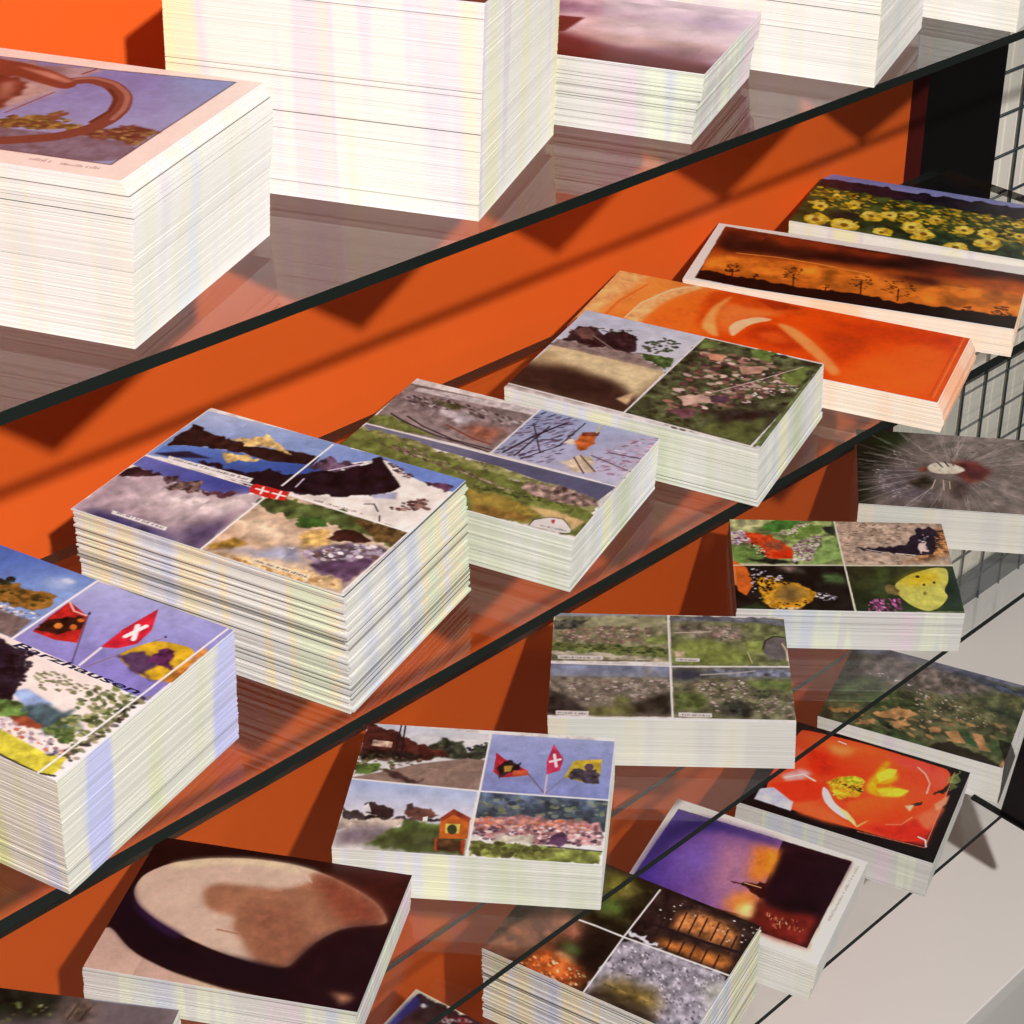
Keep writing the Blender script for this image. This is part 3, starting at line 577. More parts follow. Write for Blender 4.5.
        ('P',(44,34,34),[.544,.309,.581,.236,.634,.248,.634,.309,.571,.382],.004,.5,60),
        ('P',(206,160,60),[.575,.292,.608,.281,.607,.329,.581,.34],.004,.15,25),
        ('P',(214,90,50),[.612,.324,.671,.316,.676,.354,.616,.376],.003,.15,25),
        ('L',(120,90,90),.7,[.673,.34,.751,.496]),
        ('L',(220,200,210),.9,[.748,.33,.749,.496]),
        ('L',(130,110,130),.5,[.822,.345,.751,.491]),
        ('P',(206,50,90),[.755,.084,.803,.202,.794,.3,.745,.34,.738,.235],.002,.15,25),
        ('L',(244,226,232),1.8,[.752,.233,.79,.208]),
        ('L',(244,226,232),1.8,[.764,.172,.778,.268]),
        ('P',(206,178,50),[.845,.211,.953,.187,.953,.28,.948,.39,.891,.383,.814,.35],.002,.2,25),
        ('P',(70,62,74),[.82,.345,.861,.267,.942,.293,.942,.389,.891,.383],.006,.4,60),
        ('P',(90,70,90),[.924,.254,.924,.264,.921,.273,.916,.28,.911,.285,.904,.285,.898,.283,.893,.277,.889,.269,.888,.259,.888,.249,.891,.24,.895,.233,.901,.229,.907,.228,.914,.23,.919,.236,.922,.245],0,.1,30),
        ('G',(170,190,232),(214,216,232),[.196,.497,.199,.704],[-.013,.472,.492,.51,.49,.824,-.002,.707],.003,.06,20),
        ('P',(66,56,56),[-.002,.707,.08,.731,.194,.75,.302,.725,.381,.738,.378,.76,-.002,.78],.005,.4,40),
        ('P',(70,50,50),[.071,.664,.116,.628,.189,.694,.186,.756,.089,.718],.004,.3,25),
        ('P',(222,220,226),[.075,.679,.091,.65,.111,.716,.083,.719],.003,.15,25),
        ('P',(110,70,60),[.232,.7,.261,.662,.34,.664,.373,.716,.306,.758,.243,.744],.005,.4,25),
        ('P',(232,226,220),[.308,.731,.326,.724,.33,.778,.312,.776],.002,.15,25),
        ('P',(70,54,54),[.236,.643,.257,.628,.267,.677,.24,.688],.004,.15,25),
        ('P',(196,180,164),[-.002,.78,.24,.767,.215,.826,-.003,.854],.006,.2,25),
        ('P',(130,114,124),[.008,.852,.224,.814,.133,.957,.004,.973],.02,.15,25),
        ('P',(92,112,52),[.241,.771,.379,.767,.479,.825,.485,.988,.113,.97],.01,.25,30),
        ('P',(72,80,46),[.178,.886,.479,.825,.485,.988,.113,.97],.03,.25,30),
        ('P',(206,100,34),[.375,.727,.417,.658,.486,.717,.491,.872,.386,.881],.003,.15,25),
        ('P',(156,64,40),[.372,.732,.417,.654,.49,.717,.482,.749,.422,.699,.383,.753],.002,.2,25),
        ('P',(220,200,80),[.398,.769,.453,.766,.456,.837,.404,.839],.002,.1,25),
        ('P',(60,70,46),[.445,.808,.446,.82,.444,.832,.44,.841,.434,.846,.428,.847,.421,.843,.415,.836,.411,.825,.408,.812,.408,.799,.41,.788,.414,.779,.42,.774,.426,.773,.433,.776,.439,.784,.443,.795],0,.1,30),
        ('P',(190,70,34),[.371,.879,.384,.877,.39,.972,.377,.969],.002,.15,25),
        ('P',(190,70,34),[.467,.882,.485,.88,.489,.989,.474,.987],.002,.15,25),
        ('P',(90,60,36),[.384,.881,.47,.882,.475,.978,.39,.972],.006,.3,25),
        ('G',(92,112,140),(70,84,96),[.742,.52,.752,.656],[.501,.509,.996,.515,.996,.759,.495,.712],.003,.4,25),
        ('S',[(84,100,110),(110,124,120),(60,74,90),(130,140,110)],80,2,5,[.505,.527,.99,.534,.989,.716,.499,.689],1.4,0),
        ('P',(186,130,130),[.501,.711,.709,.673,.976,.695,.99,.848,.834,.879,.503,.844],.008,.35,40),
        ('S',[(226,130,96),(206,110,84),(236,170,140)],70,1.6,3.6,[.501,.711,.709,.673,.944,.711,.942,.766,.519,.787],2,5),
        ('S',[(240,232,230),(236,226,226),(200,180,190)],90,1.2,2.6,[.505,.755,.978,.728,.992,.87,.744,.836,.503,.844],1.8,5),
        ('S',[(90,60,84),(70,60,70),(110,80,100)],70,1.4,3,[.5,.756,.986,.761,.986,.87,.507,.888],1.5,0),
        ('P',(96,64,96),[.854,.833,.853,.849,.849,.864,.843,.876,.834,.882,.824,.884,.815,.879,.806,.87,.8,.856,.798,.84,.798,.823,.802,.808,.809,.797,.818,.79,.827,.788,.837,.793,.845,.803,.851,.817],.006,.3,30),
        ('P',(214,206,186),[.59,.833,.743,.825,.736,.88,.584,.889],.01,.2,25),
        ('P',(150,162,76),[.502,.888,.726,.892,.993,.902,.996,1.008,.507,.991],.006,.3,30),
        ('S',[(96,100,50),(120,124,60),(80,80,44)],90,2,4.2,[.507,.888,.682,.887,.836,.911,.82,.988,.506,.985],1.4,0),
        ('L',(60,60,70),.8,[.791,.891,.993,.902]),
        ('L',(240,240,238),1.2,[.501,.026,.499,.997]),
        ('L',(240,240,238),1.2,[-.016,.467,.503,.504,1,.512]),
        ('L',(240,240,238),1,[.998,.032,.998,1.002])]),
    'r3aerial': (290, 206, 1.0, [
        ('P',(238,234,228),[-.436,-.629,1.465,-.724,1.246,1.93,-.284,1.988],.004,.15,25),
        ('P',(142,140,96),[.006,-.001,.493,-.008,.496,.468,-.005,.478],.003,.3,30),
        ('P',(150,160,170),[.006,-.007,.491,-.013,.491,.019,.007,.036],.01,.1,25),
        ('P',(170,170,120),[.164,.031,.491,.016,.495,.109,.165,.124],.01,.2,20),
        ('P',(80,84,70),[-.003,.084,.153,.059,.11,.153,-.001,.171],.01,.5,40),
        ('S',[(180,110,96),(214,180,170),(130,90,84),(150,140,120)],170,1.2,2.6,[.033,.183,.221,.122,.433,.151,.433,.255,.223,.303,.035,.261],1.6,0),
        ('P',(104,122,52),[-.003,.288,.168,.306,.333,.324,.493,.329,.495,.418,.279,.415,-.006,.39],.01,.4,40),
        ('S',[(60,76,36),(130,140,70)],90,1.4,3.2,[-.002,.314,.492,.342,.492,.405,-.004,.365],2.4,0),
        ('P',(140,160,70),[.388,.218,.493,.201,.494,.291,.41,.295],.01,.3,25),
        ('P',(200,190,160),[-.004,.385,.224,.392,.486,.443,.486,.458,-.005,.42],.006,.2,25),
        ('P',(220,216,208),[.028,.419,.22,.425,.218,.46,.029,.459],.001,.03,25),
        ('D',(90,80,80),1.2,[.039,.441,.208,.443]),
        ('P',(124,134,74),[.504,.007,1.003,.019,.996,.485,.507,.502],.003,.3,30),
        ('P',(110,114,130),[.504,.013,.727,.008,1.003,.027,1.003,.085,.726,.061,.507,.061],.01,.3,30),
        ('P',(140,130,106),[.507,.082,.793,.082,.832,.224,.632,.259,.507,.174],.02,.4,30),
        ('L',(214,196,170),.9,[.522,.181,.678,.163]),
        ('S',[(170,130,120),(200,170,160),(100,100,70)],80,1.2,2.6,[.657,.101,.769,.109,.81,.225,.698,.256],1.6,0),
        ('P',(134,150,56),[.51,.29,.654,.232,.741,.305,.827,.352,.855,.477,.512,.492],.02,.25,25),
        ('P',(160,180,70),[.82,.25,.897,.247,.881,.375,.827,.352],.008,.2,25),
        ('P',(112,104,104),[.897,.247,.944,.203,.993,.217,.995,.42,.922,.429,.895,.349],.005,.15,25),
        ('L',(60,70,40),1.2,[.894,.324,.909,.241,.944,.198,.993,.206]),
        ('L',(220,200,160),1.2,[.979,.269,.994,.345,.993,.433]),
        ('P',(210,180,150),[.514,.367,.563,.364,.573,.427,.519,.429],.01,.2,25),
        ('L',(200,200,140),.8,[.827,.352,.844,.465]),
        ('P',(224,220,212),[.523,.427,.624,.427,.623,.462,.523,.462],.001,.03,25),
        ('D',(90,80,80),1.2,[.531,.444,.614,.448]),
        ('P',(132,122,104),[-.002,.505,.498,.512,.499,.974,.001,.977],.003,.3,30),
        ('G',(126,146,190),(130,134,140),[.236,.504,.237,.651],[.003,.51,.498,.512,.499,.615,.001,.625],.01,.15,20),
        ('P',(190,176,160),[.387,.535,.431,.533,.419,.607,.393,.596],.02,.2,25),
        ('S',[(170,150,140),(130,104,94),(110,110,80),(200,184,176)],240,1.2,2.8,[-.003,.662,.501,.64,.501,.783,.281,.863,.001,.828],1.8,0),
        ('P',(54,46,40),[-.006,.758,.037,.78,.124,.87,.177,.937,0,.968],.012,.4,25),
        ('P',(56,50,38),[.329,.861,.408,.799,.5,.736,.499,.97,.344,.953],.015,.4,30),
        ('P',(112,112,52),[.156,.915,.334,.861,.365,.964,.178,.979],.015,.3,25),
        ('P',(134,142,66),[.27,.793,.334,.779,.323,.861,.26,.852],.012,.3,25),
        ('P',(224,220,212),[.033,.934,.167,.938,.165,.975,.034,.971],.001,.03,25),
        ('D',(90,80,80),1.2,[.042,.952,.157,.957]),
        ('P',(120,118,80),[.507,.522,1.001,.495,.999,.983,.509,.978],.003,.35,30),
        ('P',(56,58,84),[.509,.529,.647,.535,.623,.634,.509,.651],.02,.2,25),
        ('P',(120,130,160),[.647,.523,.997,.508,.996,.606,.839,.588,.645,.597],.015,.4,30),
        ('L',(190,180,170),1,[.624,.585,.776,.559,.852,.539]),
        ('P',(110,134,58),[.816,.626,1,.605,1.001,.714,.856,.708],.012,.25,25),
        ('S',[(190,160,150),(150,120,120),(214,196,190),(110,90,90)],200,1.1,2.6,[.579,.672,.774,.603,.854,.744,1.001,.785,.997,.949,.7,.938,.619,.802],1.6,0),
        ('P',(102,120,50),[.509,.759,.61,.743,.66,.847,.596,.92,.508,.9],.012,.3,30),
        ('P',(56,60,50),[.703,.845,.788,.806,.838,.886,.814,.956,.699,.961],.015,.5,40),
        ('S',[(50,60,40),(90,100,60)],50,1.4,3,[.833,.745,.899,.694,.918,.741,.873,.814],1.6,0),
        ('P',(224,220,212),[.527,.932,.663,.935,.661,.972,.527,.969],.001,.03,25),
        ('D',(90,80,80),1.2,[.538,.95,.652,.956]),
        ('L',(236,236,232),1.2,[.495,-.014,.503,.988]),
        ('L',(236,236,232),1,[-.005,.5,.507,.51,1.001,.495]),
        ('L',(236,236,232),1.4,[.001,.995,.503,.99,1.001,.987])]),
    'butter': (300, 212, 1.05, [
        ('P',(206,206,160),[-.388,-.716,1.566,-.828,1.166,2.093,-.397,2.162],.004,.15,25),
        ('P',(150,166,104),[-.004,-.023,.491,-.005,.501,.504,-.009,.511],.003,.35,25),
        ('P',(206,206,150),[.007,-.009,.186,-.004,.124,.102,.008,.151],.015,.3,30),
        ('P',(84,140,60),[.141,.101,.209,-.005,.335,.003,.296,.093,.202,.141],.006,.25,30),
        ('P',(120,150,70),[.243,.225,.355,.046,.447,.056,.417,.158,.288,.237],.008,.2,30),
        ('P',(140,170,96),[.352,.498,.435,.243,.493,.212,.5,.436,.407,.495],.006,.2,30),
        ('P',(110,140,70),[.002,.322,.113,.359,.153,.481,.008,.502],.01,.25,30),
        ('P',(40,50,40),[.423,.06,.486,.068,.492,.197,.441,.143],.008,.3,25),
        ('P',(40,44,36),[.053,.473,.154,.44,.308,.487,.185,.512],.01,.4,25),
        ('P',(224,78,34),[.059,.149,.178,.171,.242,.253,.283,.336,.274,.447,.176,.452,.136,.343,.072,.262],.004,.25,40),
        ('P',(150,84,60),[.162,.258,.252,.267,.237,.352,.17,.342],.012,.3,40),
        ('P',(232,60,20),[.185,.383,.271,.35,.277,.442,.187,.452],.006,.15,25),
        ('S',[(190,150,190),(230,200,220),(110,70,90),(244,232,236)],110,1.2,2.8,[.002,.152,.054,.135,.095,.261,.003,.308],1.6,0),
        ('S',[(170,130,150),(226,206,214),(120,80,100),(240,226,226)],170,1.2,2.8,[.286,.279,.429,.158,.397,.302,.352,.485,.274,.489],1.6,0),
        ('S',[(220,170,190),(240,220,220)],40,1,2.4,[.224,.154,.332,.047,.379,.03,.29,.194],1.6,0),
        ('S',[(40,30,34),(240,240,236)],40,.9,1.8,[.062,.22,.148,.343,.187,.452,.111,.401],1.6,0),
        ('P',(196,170,150),[.494,.003,1.022,-.013,1.003,.478,.509,.507],.003,.2,40),
        ('S',[(150,124,104),(226,204,184),(120,90,76)],140,.9,2.4,[.5,.023,.876,.003,.785,.253,.623,.29,.519,.49,.833,.46,.525,.407],3,0),
        ('P',(190,134,84),[.927,.073,1.016,.04,1.006,.354,.89,.443,.764,.477,.876,.361],.015,.5,40),
        ('P',(42,28,44),[.812,.266,.869,.077,.93,.044,.97,.1,.958,.272,.908,.373,.841,.376,.62,.332,.576,.315,.691,.286],.004,.35,40),
        ('S',[(240,236,236),(206,190,200)],16,1,2,[.865,.12,.922,.117,.901,.331,.867,.333],2,0),
        ('P',(236,196,190),[.87,.249,.901,.219,.903,.317,.87,.361],.004,.2,25),
        ('L',(236,220,206),1,[.752,.362,.84,.379]),
        ('L',(226,216,216),.7,[.621,.324,.708,.358]),
        ('S',[(214,140,70),(60,36,40)],40,1.2,2.6,[.948,.087,1.013,.069,.995,.299,.949,.301],1.6,0),
        ('P',(32,28,24),[-.01,.539,.504,.512,.516,1.003,.001,1.02],.003,.4,30),
        ('P',(226,110,40),[-.008,.462,.061,.554,.087,.727,.05,.859,.014,.809],.006,.12,20),
        ('P',(240,140,80),[-.013,.435,.01,.57,.012,.757,-.011,.732],.006,.1,25),
        ('P',(150,130,120),[.195,.52,.272,.53,.312,.609,.247,.585],.015,.3,25),
        ('P',(84,112,66),[.4,.604,.493,.613,.491,.72,.405,.697],.012,.3,30),
        ('P',(60,84,44),[.079,.935,.141,.983,.012,1.02,.007,.99],.01,.3,25),
        ('P',(228,164,40),[.1,.686,.156,.643,.294,.729,.37,.83,.349,.909,.247,.998,.163,.982,.108,.882],.005,.25,50),
        ('P',(150,116,60),[.184,.748,.294,.743,.332,.832,.25,.939,.177,.905],.02,.2,25),
        ('S',[(30,22,24),(50,30,20)],70,1.1,2.4,[.101,.66,.178,.642,.262,.718,.184,.748,.136,.855,.105,.831],1.6,0),
        ('S',[(230,150,30),(40,30,24)],40,1.2,2.4,[.176,.93,.285,.899,.364,.844,.281,.976,.183,.994],1.6,0),
        ('S',[(240,240,244),(210,200,220),(30,24,34)],60,1.4,2.4,[.072,.567,.16,.563,.232,.666,.186,.709,.101,.646,.088,.832,.073,.806],1.4,0),
        ('S',[(240,236,236),(180,170,190),(40,36,40)],50,1.2,2.4,[.356,.792,.45,.839,.435,.905,.36,.896],1.6,0),
        ('S',[(240,236,230)],18,1,1.8,[.093,.857,.183,1.006,.281,.976,.184,.981],1.6,0),
        ('G',(60,60,34),(48,66,36),[.604,.54,.678,.957],[.511,.517,1.002,.492,.997,.981,.525,1.005],.003,.35,15),
        ('P',(90,110,50),[.648,.537,.714,.548,.657,.698,.615,.673],.03,.3,25),
        ('P',(44,64,54),[.971,.521,1.012,.6,.994,.966,.913,.97],.02,.2,25),
        ('P',(24,40,30),[.929,.763,.985,.547,.975,.891],.02,.2,25),
        ('P',(214,208,100),[.711,.708,.787,.598,.906,.511,.972,.515,.963,.656,.929,.763,.945,.828,.894,.946,.836,.989,.776,.939,.722,.826],.003,.08,30),
        ('P',(230,196,40),[.723,.695,.81,.583,.913,.551,.924,.658,.808,.717],.025,.08,25),
        ('P',(70,50,20),[.837,.617,.835,.622,.833,.627,.83,.631,.827,.633,.823,.633,.82,.632,.818,.628,.817,.623,.817,.618,.818,.612,.82,.607,.823,.604,.826,.602,.83,.601,.833,.603,.835,.607,.836,.611],0,.1,30),
        ('P',(70,50,20),[.854,.704,.854,.708,.852,.712,.85,.715,.848,.717,.845,.717,.843,.716,.842,.713,.841,.709,.841,.704,.842,.7,.844,.696,.846,.693,.848,.691,.85,.691,.852,.692,.854,.695,.854,.699],0,.1,30),
        ('P',(70,50,20),[.902,.678,.901,.682,.899,.686,.897,.689,.895,.691,.893,.691,.891,.69,.889,.687,.889,.683,.889,.678,.89,.674,.891,.67,.893,.666,.895,.665,.898,.665,.9,.666,.901,.669,.902,.673],0,.1,30),
        ('P',(150,140,60),[.851,.793,.85,.801,.848,.807,.845,.812,.842,.814,.839,.814,.836,.812,.834,.808,.833,.801,.834,.794,.835,.787,.837,.781,.84,.776,.843,.773,.846,.773,.848,.775,.85,.78,.851,.786],0,.1,30),
        ('P',(140,120,70),[.671,.724,.721,.721,.728,.826,.68,.815],.008,.3,25),
        ('S',[(206,90,170),(226,130,196),(160,60,130)],70,1.4,3,[.587,.884,.644,.856,.729,.864,.723,.992,.578,1.002],2,70),
        ('L',(236,232,214),1.1,[.493,-.02,.519,1.015]),
        ('L',(236,232,214),1,[-.01,.533,1.006,.486]),
        ('L',(220,220,190),1,[-.01,-.023,1.023,-.025]),
        ('L',(30,30,26),.7,[.001,1.031,.996,.992])]),
    'dandel': (300, 214, 1.05, [
        ('P',(126,112,106),[-.343,-.602,1.663,-.98,1.362,1.641,-.316,1.938],.01,.25,12),
        ('P',(30,34,20),[-.154,-.234,.249,-.179,.261,.048,.155,.338,.089,.588,.073,.999,-.114,1.011,-.11,.141],.05,.3,14),
        ('P',(44,56,24),[.072,.007,.246,-.05,.249,.15,.112,.273],.04,.3,14),
        ('P',(150,136,130),[.945,.225,.917,.299,.853,.361,.761,.404,.651,.424,.536,.418,.43,.386,.345,.333,.292,.263,.276,.186,.301,.111,.365,.046,.459,.001,.572,-.02,.69,-.013,.797,.021,.882,.077,.933,.148],.06,.2,20),
        ('P',(146,130,124),[.955,.755,.931,.822,.88,.874,.809,.906,.725,.915,.639,.898,.561,.859,.499,.8,.461,.73,.453,.656,.475,.588,.526,.533,.598,.499,.684,.491,.773,.508,.852,.55,.913,.61,.949,.681],.06,.2,20),
        ('P',(112,100,110),[.366,.766,.351,.826,.321,.873,.28,.902,.232,.91,.183,.896,.139,.862,.104,.81,.084,.748,.081,.683,.095,.622,.125,.574,.167,.543,.216,.535,.266,.55,.311,.586,.345,.638,.364,.701],.05,.25,20),
        ('P',(50,52,40),[.839,-.009,1.197,-.025,1.182,.149,.848,.113],.03,.2,25),
        ('S',[(170,158,150),(96,86,82),(136,122,112)],200,1,3,[.092,.398,.368,.078,.748,.008,1.08,.312,.947,.886,.353,.949,.1,.906],4,5),
        ('L',(186,174,166),.32,[.598,.459,.668,.477]),
        ('L',(96,84,80),.32,[.183,.776,.232,.699]),
        ('L',(206,194,186),.32,[.491,.299,.543,.117]),
        ('L',(120,104,98),.32,[.714,.766,.721,.822]),
        ('L',(160,146,138),.32,[.217,.488,-.102,.453]),
        ('L',(186,174,166),.32,[.908,.135,1.092,.089]),
        ('L',(96,84,80),.32,[.375,.786,.398,.677]),
        ('L',(206,194,186),.32,[.409,.389,.354,.259]),
        ('L',(120,104,98),.32,[.815,.541,.821,.584]),
        ('L',(160,146,138),.32,[.287,.586,.004,.712]),
        ('L',(186,174,166),.32,[.672,.05,.775,-.044]),
        ('L',(96,84,80),.32,[.534,.696,.607,1.06]),
        ('L',(206,194,186),.32,[.035,.321,.302,.419]),
        ('L',(120,104,98),.32,[.78,.358,.765,.406]),
        ('L',(160,146,138),.32,[.388,.594,.219,.812]),
        ('L',(186,174,166),.32,[.428,.123,.446,.034]),
        ('L',(96,84,80),.32,[.61,.57,.873,.794]),
        ('L',(206,194,186),.32,[.029,.588,-.215,.593]),
        ('L',(120,104,98),.32,[.654,.275,.624,.347]),
        ('L',(160,146,138),.32,[.432,.958,.43,.767]),
        ('L',(186,174,166),.32,[.267,.289,.236,.236]),
        ('L',(96,84,80),.32,[.597,.473,.946,.503]),
        ('L',(206,194,186),.32,[.157,.75,-.029,.853]),
        ('L',(120,104,98),.32,[.513,.298,.679,-.172]),
        ('L',(160,146,138),.32,[.673,.8,.553,.643]),
        ('L',(186,174,166),.32,[.224,.46,.19,.443]),
        ('L',(96,84,80),.32,[.933,.18,.842,.299]),
        ('L',(206,194,186),.32,[.342,.781,.251,.925]),
        ('L',(120,104,98),.32,[.423,.381,.305,-.014]),
        ('L',(160,146,138),.32,[.796,.581,1.037,.717]),
        ('L',(186,174,166),.32,[.28,.568,.27,.565]),
        ('L',(96,84,80),.32,[.716,.065,.649,.24]),
        ('L',(206,194,186),.32,[.506,.708,.506,.839]),
        ('L',(120,104,98),.32,[.067,.267,.094,.258]),
        ('L',(160,146,138),.32,[.783,.391,1.057,.379]),
        ('L',(186,174,166),.32,[.377,.588,-.014,1.002]),
        ('L',(96,84,80),.32,[.472,.111,.482,.307]),
        ('L',(206,194,186),.32,[.595,.587,.651,.672]),
        ('L',(120,104,98),.32,[.029,.54,.077,.51]),
        ('L',(160,146,138),.32,[.673,.292,.885,.164]),
        ('L',(186,174,166),.32,[.378,.964,.332,1.026]),
        ('L',(96,84,80),.32,[.296,.262,.127,-.016]),
        ('L',(206,194,186),.32,[.594,.487,.658,.519]),
        ('L',(120,104,98),.32,[.135,.72,.197,.653]),
        ('L',(160,146,138),.32,[.534,.299,.63,.126]),
        ('L',(186,174,166),.32,[.628,.829,.622,.882]),
        ('L',(96,84,80),.32,[.235,.432,-.056,.329]),
        ('L',(206,194,186),.32,[.952,.229,1.141,.218]),
        ('L',(120,104,98),.32,[.311,.774,.358,.666]),
        ('L',(160,146,138),.32,[.438,.374,.42,.23]),
        ('L',(186,174,166),.32,[.772,.621,.773,.661]),
        ('L',(96,84,80),.32,[.275,.549,-.02,.617]),
        ('L',(206,194,186),.32,[.756,.086,.883,.014]),
        ('L',(120,104,98),.32,[.478,.717,.459,1.1]),
        ('L',(160,146,138),.32,[.104,.216,.332,.382]),
        ('L',(186,174,166),.32,[.783,.425,.764,.468]),
        ('L',(96,84,80),.32,[.367,.581,.157,.766]),
        ('L',(206,194,186),.32,[.515,.104,.561,.021]),
        ('L',(120,104,98),.32,[.578,.603,.77,.884]),
        ('L',(160,146,138),.32,[.036,.491,-.197,.448]),
        ('L',(186,174,166),.32,[.689,.311,.649,.378]),
        ('L',(96,84,80),.32,[.324,.963,.366,.765]),
        ('L',(206,194,186),.32,[.328,.238,.316,.18]),
        ('L',(120,104,98),.32,[.589,.5,.907,.605]),
        ('L',(160,146,138),.32,[.117,.688,-.086,.755]),
        ('L',(186,174,166),.32,[.555,.303,.826,-.137]),
        ('L',(96,84,80),.32,[.582,.854,.511,.664]),
        ('L',(206,194,186),.32,[.248,.405,.221,.382]),
        ('L',(120,104,98),.32,[.964,.281,.861,.376]),
        ('L',(160,146,138),.32,[.281,.762,.16,.888]),
        ('L',(186,174,166),.32,[.453,.369,.441,-.06]),
        ('L',(96,84,80),.32,[.745,.658,.939,.841]),
        ('L',(206,194,186),.32,[.274,.529,.266,.524]),
        ('L',(120,104,98),.32,[.793,.113,.699,.275]),
        ('L',(160,146,138),.32,[.45,.723,.419,.854]),
        ('L',(186,174,166),.32,[.146,.168,.177,.171]),
        ('L',(96,84,80),.32,[.779,.46,1.039,.504]),
        ('L',(206,194,186),.32,[.358,.572,-.108,.911]),
        ('L',(120,104,98),.32,[.559,.102,.528,.307]),
        ('L',(160,146,138),.32,[.559,.618,.594,.714]),
        ('L',(186,174,166),.32,[.047,.441,.099,.426]),
        ('L',(96,84,80),.32,[.702,.333,.934,.249]),
        ('L',(206,194,186),.32,[.272,.957,.211,1.008]),
        ('L',(120,104,98),.32,[.362,.217,.275,-.102]),
        ('L',(160,146,138),.32,[.582,.514,.638,.56]),
        ('L',(186,174,166),.32,[.103,.652,.176,.599]),
        ('L',(96,84,80),.32,[.574,.309,.709,.155]),
        ('L',(206,194,186),.32,[.535,.874,.516,.921]),
        ('L',(120,104,98),.32,[.265,.379,.018,.211]),
        ('L',(160,146,138),.32,[.969,.335,1.154,.359]),
        ('L',(186,174,166),.32,[.254,.747,.323,.647]),
        ('L',(96,84,80),.32,[.468,.365,.489,.214]),
        ('L',(206,194,186),.32,[.715,.693,.71,.728]),
        ('L',(120,104,98),.32,[.274,.509,-.019,.515]),
        ('L',(160,146,138),.32,[.825,.143,.968,.097]),
        ('L',(186,174,166),.32,[.421,.725,.311,1.11]),
        ('L',(96,84,80),.32,[.193,.124,.37,.351]),
        ('L',(206,194,186),.32,[.771,.495,.749,.53]),
        ('L',(120,104,98),.32,[.35,.563,.111,.705]),
        ('L',(160,146,138),.32,[.601,.106,.67,.032]),
        ('L',(186,174,166),.32,[.539,.631,.652,.955]),
        ('L',(96,84,80),.32,[.065,.392,-.144,.302]),
        ('L',(206,194,186),.32,[.711,.357,.664,.414]),
        ('L',(120,104,98),.32,[.223,.945,.306,.748]),
        ('L',(160,146,138),.32,[.397,.2,.404,.141]),
        ('L',(186,174,166),.32,[.574,.527,.847,.7]),
        ('L',(96,84,80),.32,[.094,.614,-.115,.642]),
        ('L',(206,194,186),.32,[.592,.317,.953,-.069]),
        ('L',(120,104,98),.32,[.486,.89,.466,.676]),
        ('L',(160,146,138),.32,[.284,.354,.266,.327]),
        ('L',(186,174,166),.32,[.969,.39,.86,.458]),
        ('L',(96,84,80),.32,[.229,.728,.083,.831]),
        ('L',(206,194,186),.32,[.483,.362,.579,-.077]),
        ('L',(120,104,98),.32,[.682,.725,.819,.946]),
        ('L',(160,146,138),.32,[.277,.488,.273,.482]),
        ('L',(186,174,166),.32,[.852,.179,.736,.32]),
        ('L',(96,84,80),.32,[.394,.725,.334,.851]),
        ('L',(206,194,186),.32,[.244,.084,.276,.101]),
        ('L',(120,104,98),.32,[.759,.53,.993,.626]),
        ('L',(160,146,138),.32,[.344,.552,-.175,.798]),
        ('L',(186,174,166),.32,[.641,.114,.57,.316]),
        ('L',(96,84,80),.32,[.519,.642,.531,.745]),
        ('L',(206,194,186),.32,[.088,.343,.14,.345]),
        ('L',(120,104,98),.32,[.718,.382,.958,.345]),
        ('L',(160,146,138),.32,[.176,.926,.102,.964]),
        ('L',(186,174,166),.32,[.433,.186,.435,-.156]),
        ('L',(96,84,80),.32,[.565,.539,.61,.597]),
        ('L',(206,194,186),.32,[.09,.575,.17,.539]),
        ('L',(120,104,98),.32,[.608,.328,.774,.201]),
        ('L',(160,146,138),.32,[.438,.9,.408,.94]),
        ('L',(186,174,166),.32,[.305,.33,.118,.106]),
        ('L',(96,84,80),.32,[.961,.446,1.133,.504]),
        ('L',(206,194,186),.32,[.207,.707,.295,.619]),
        ('L',(120,104,98),.32,[.498,.362,.556,.213]),
        ('L',(160,146,138),.32,[.646,.754,.635,.784]),
        ('L',(186,174,166),.32,[.283,.467,.008,.41]),
        ('L',(96,84,80),.32,[.874,.218,1.026,.199]),
        ('L',(206,194,186),.32,[.367,.722,.171,1.09]),
        ('L',(120,104,98),.32,[.298,.05,.412,.327]),
        ('L',(160,146,138),.32,[.743,.564,.719,.591]),
        ('L',(186,174,166),.32,[.339,.54,.083,.633]),
        ('L',(96,84,80),.32,[.679,.127,.769,.068]),
        ('L',(206,194,186),.32,[.498,.651,.527,1.002]),
        ('L',(120,104,98),.32,[.116,.297,-.058,.163]),
        ('L',(160,146,138),.32,[.722,.408,.67,.455]),
        ('L',(186,174,166),.32,[.133,.903,.255,.719]),
        ('L',(96,84,80),.32,[.469,.176,.495,.12]),
        ('L',(206,194,186),.32,[.555,.551,.768,.784]),
        ('L',(120,104,98),.32,[.09,.533,-.115,.519]),
        ('L',(160,146,138),.32,[.622,.34,1.052,.028]),
        ('L',(186,174,166),.32,[.39,.905,.421,.679]),
        ('L',(96,84,80),.32,[.329,.309,.321,.28]),
        ('L',(206,194,186),.32,[.948,.502,.84,.541]),
        ('L',(120,104,98),.32,[.189,.682,.026,.757]),
        ('L',(160,146,138),.32,[.512,.362,.711,-.063]),
        ('L',(186,174,166),.32,[.608,.779,.683,1.028]),
        ('L',(96,84,80),.32,[.291,.447,.289,.44]),
        ('L',(206,194,186),.32,[.891,.26,.759,.375]),
        ('L',(120,104,98),.32,[.341,.716,.256,.83]),
        ('L',(160,146,138),.32,[.354,.021,.386,.051]),
        ('L',(186,174,166),.32,[.724,.596,.92,.739]),
        ('L',(96,84,80),.32,[.336,.528,-.21,.667]),
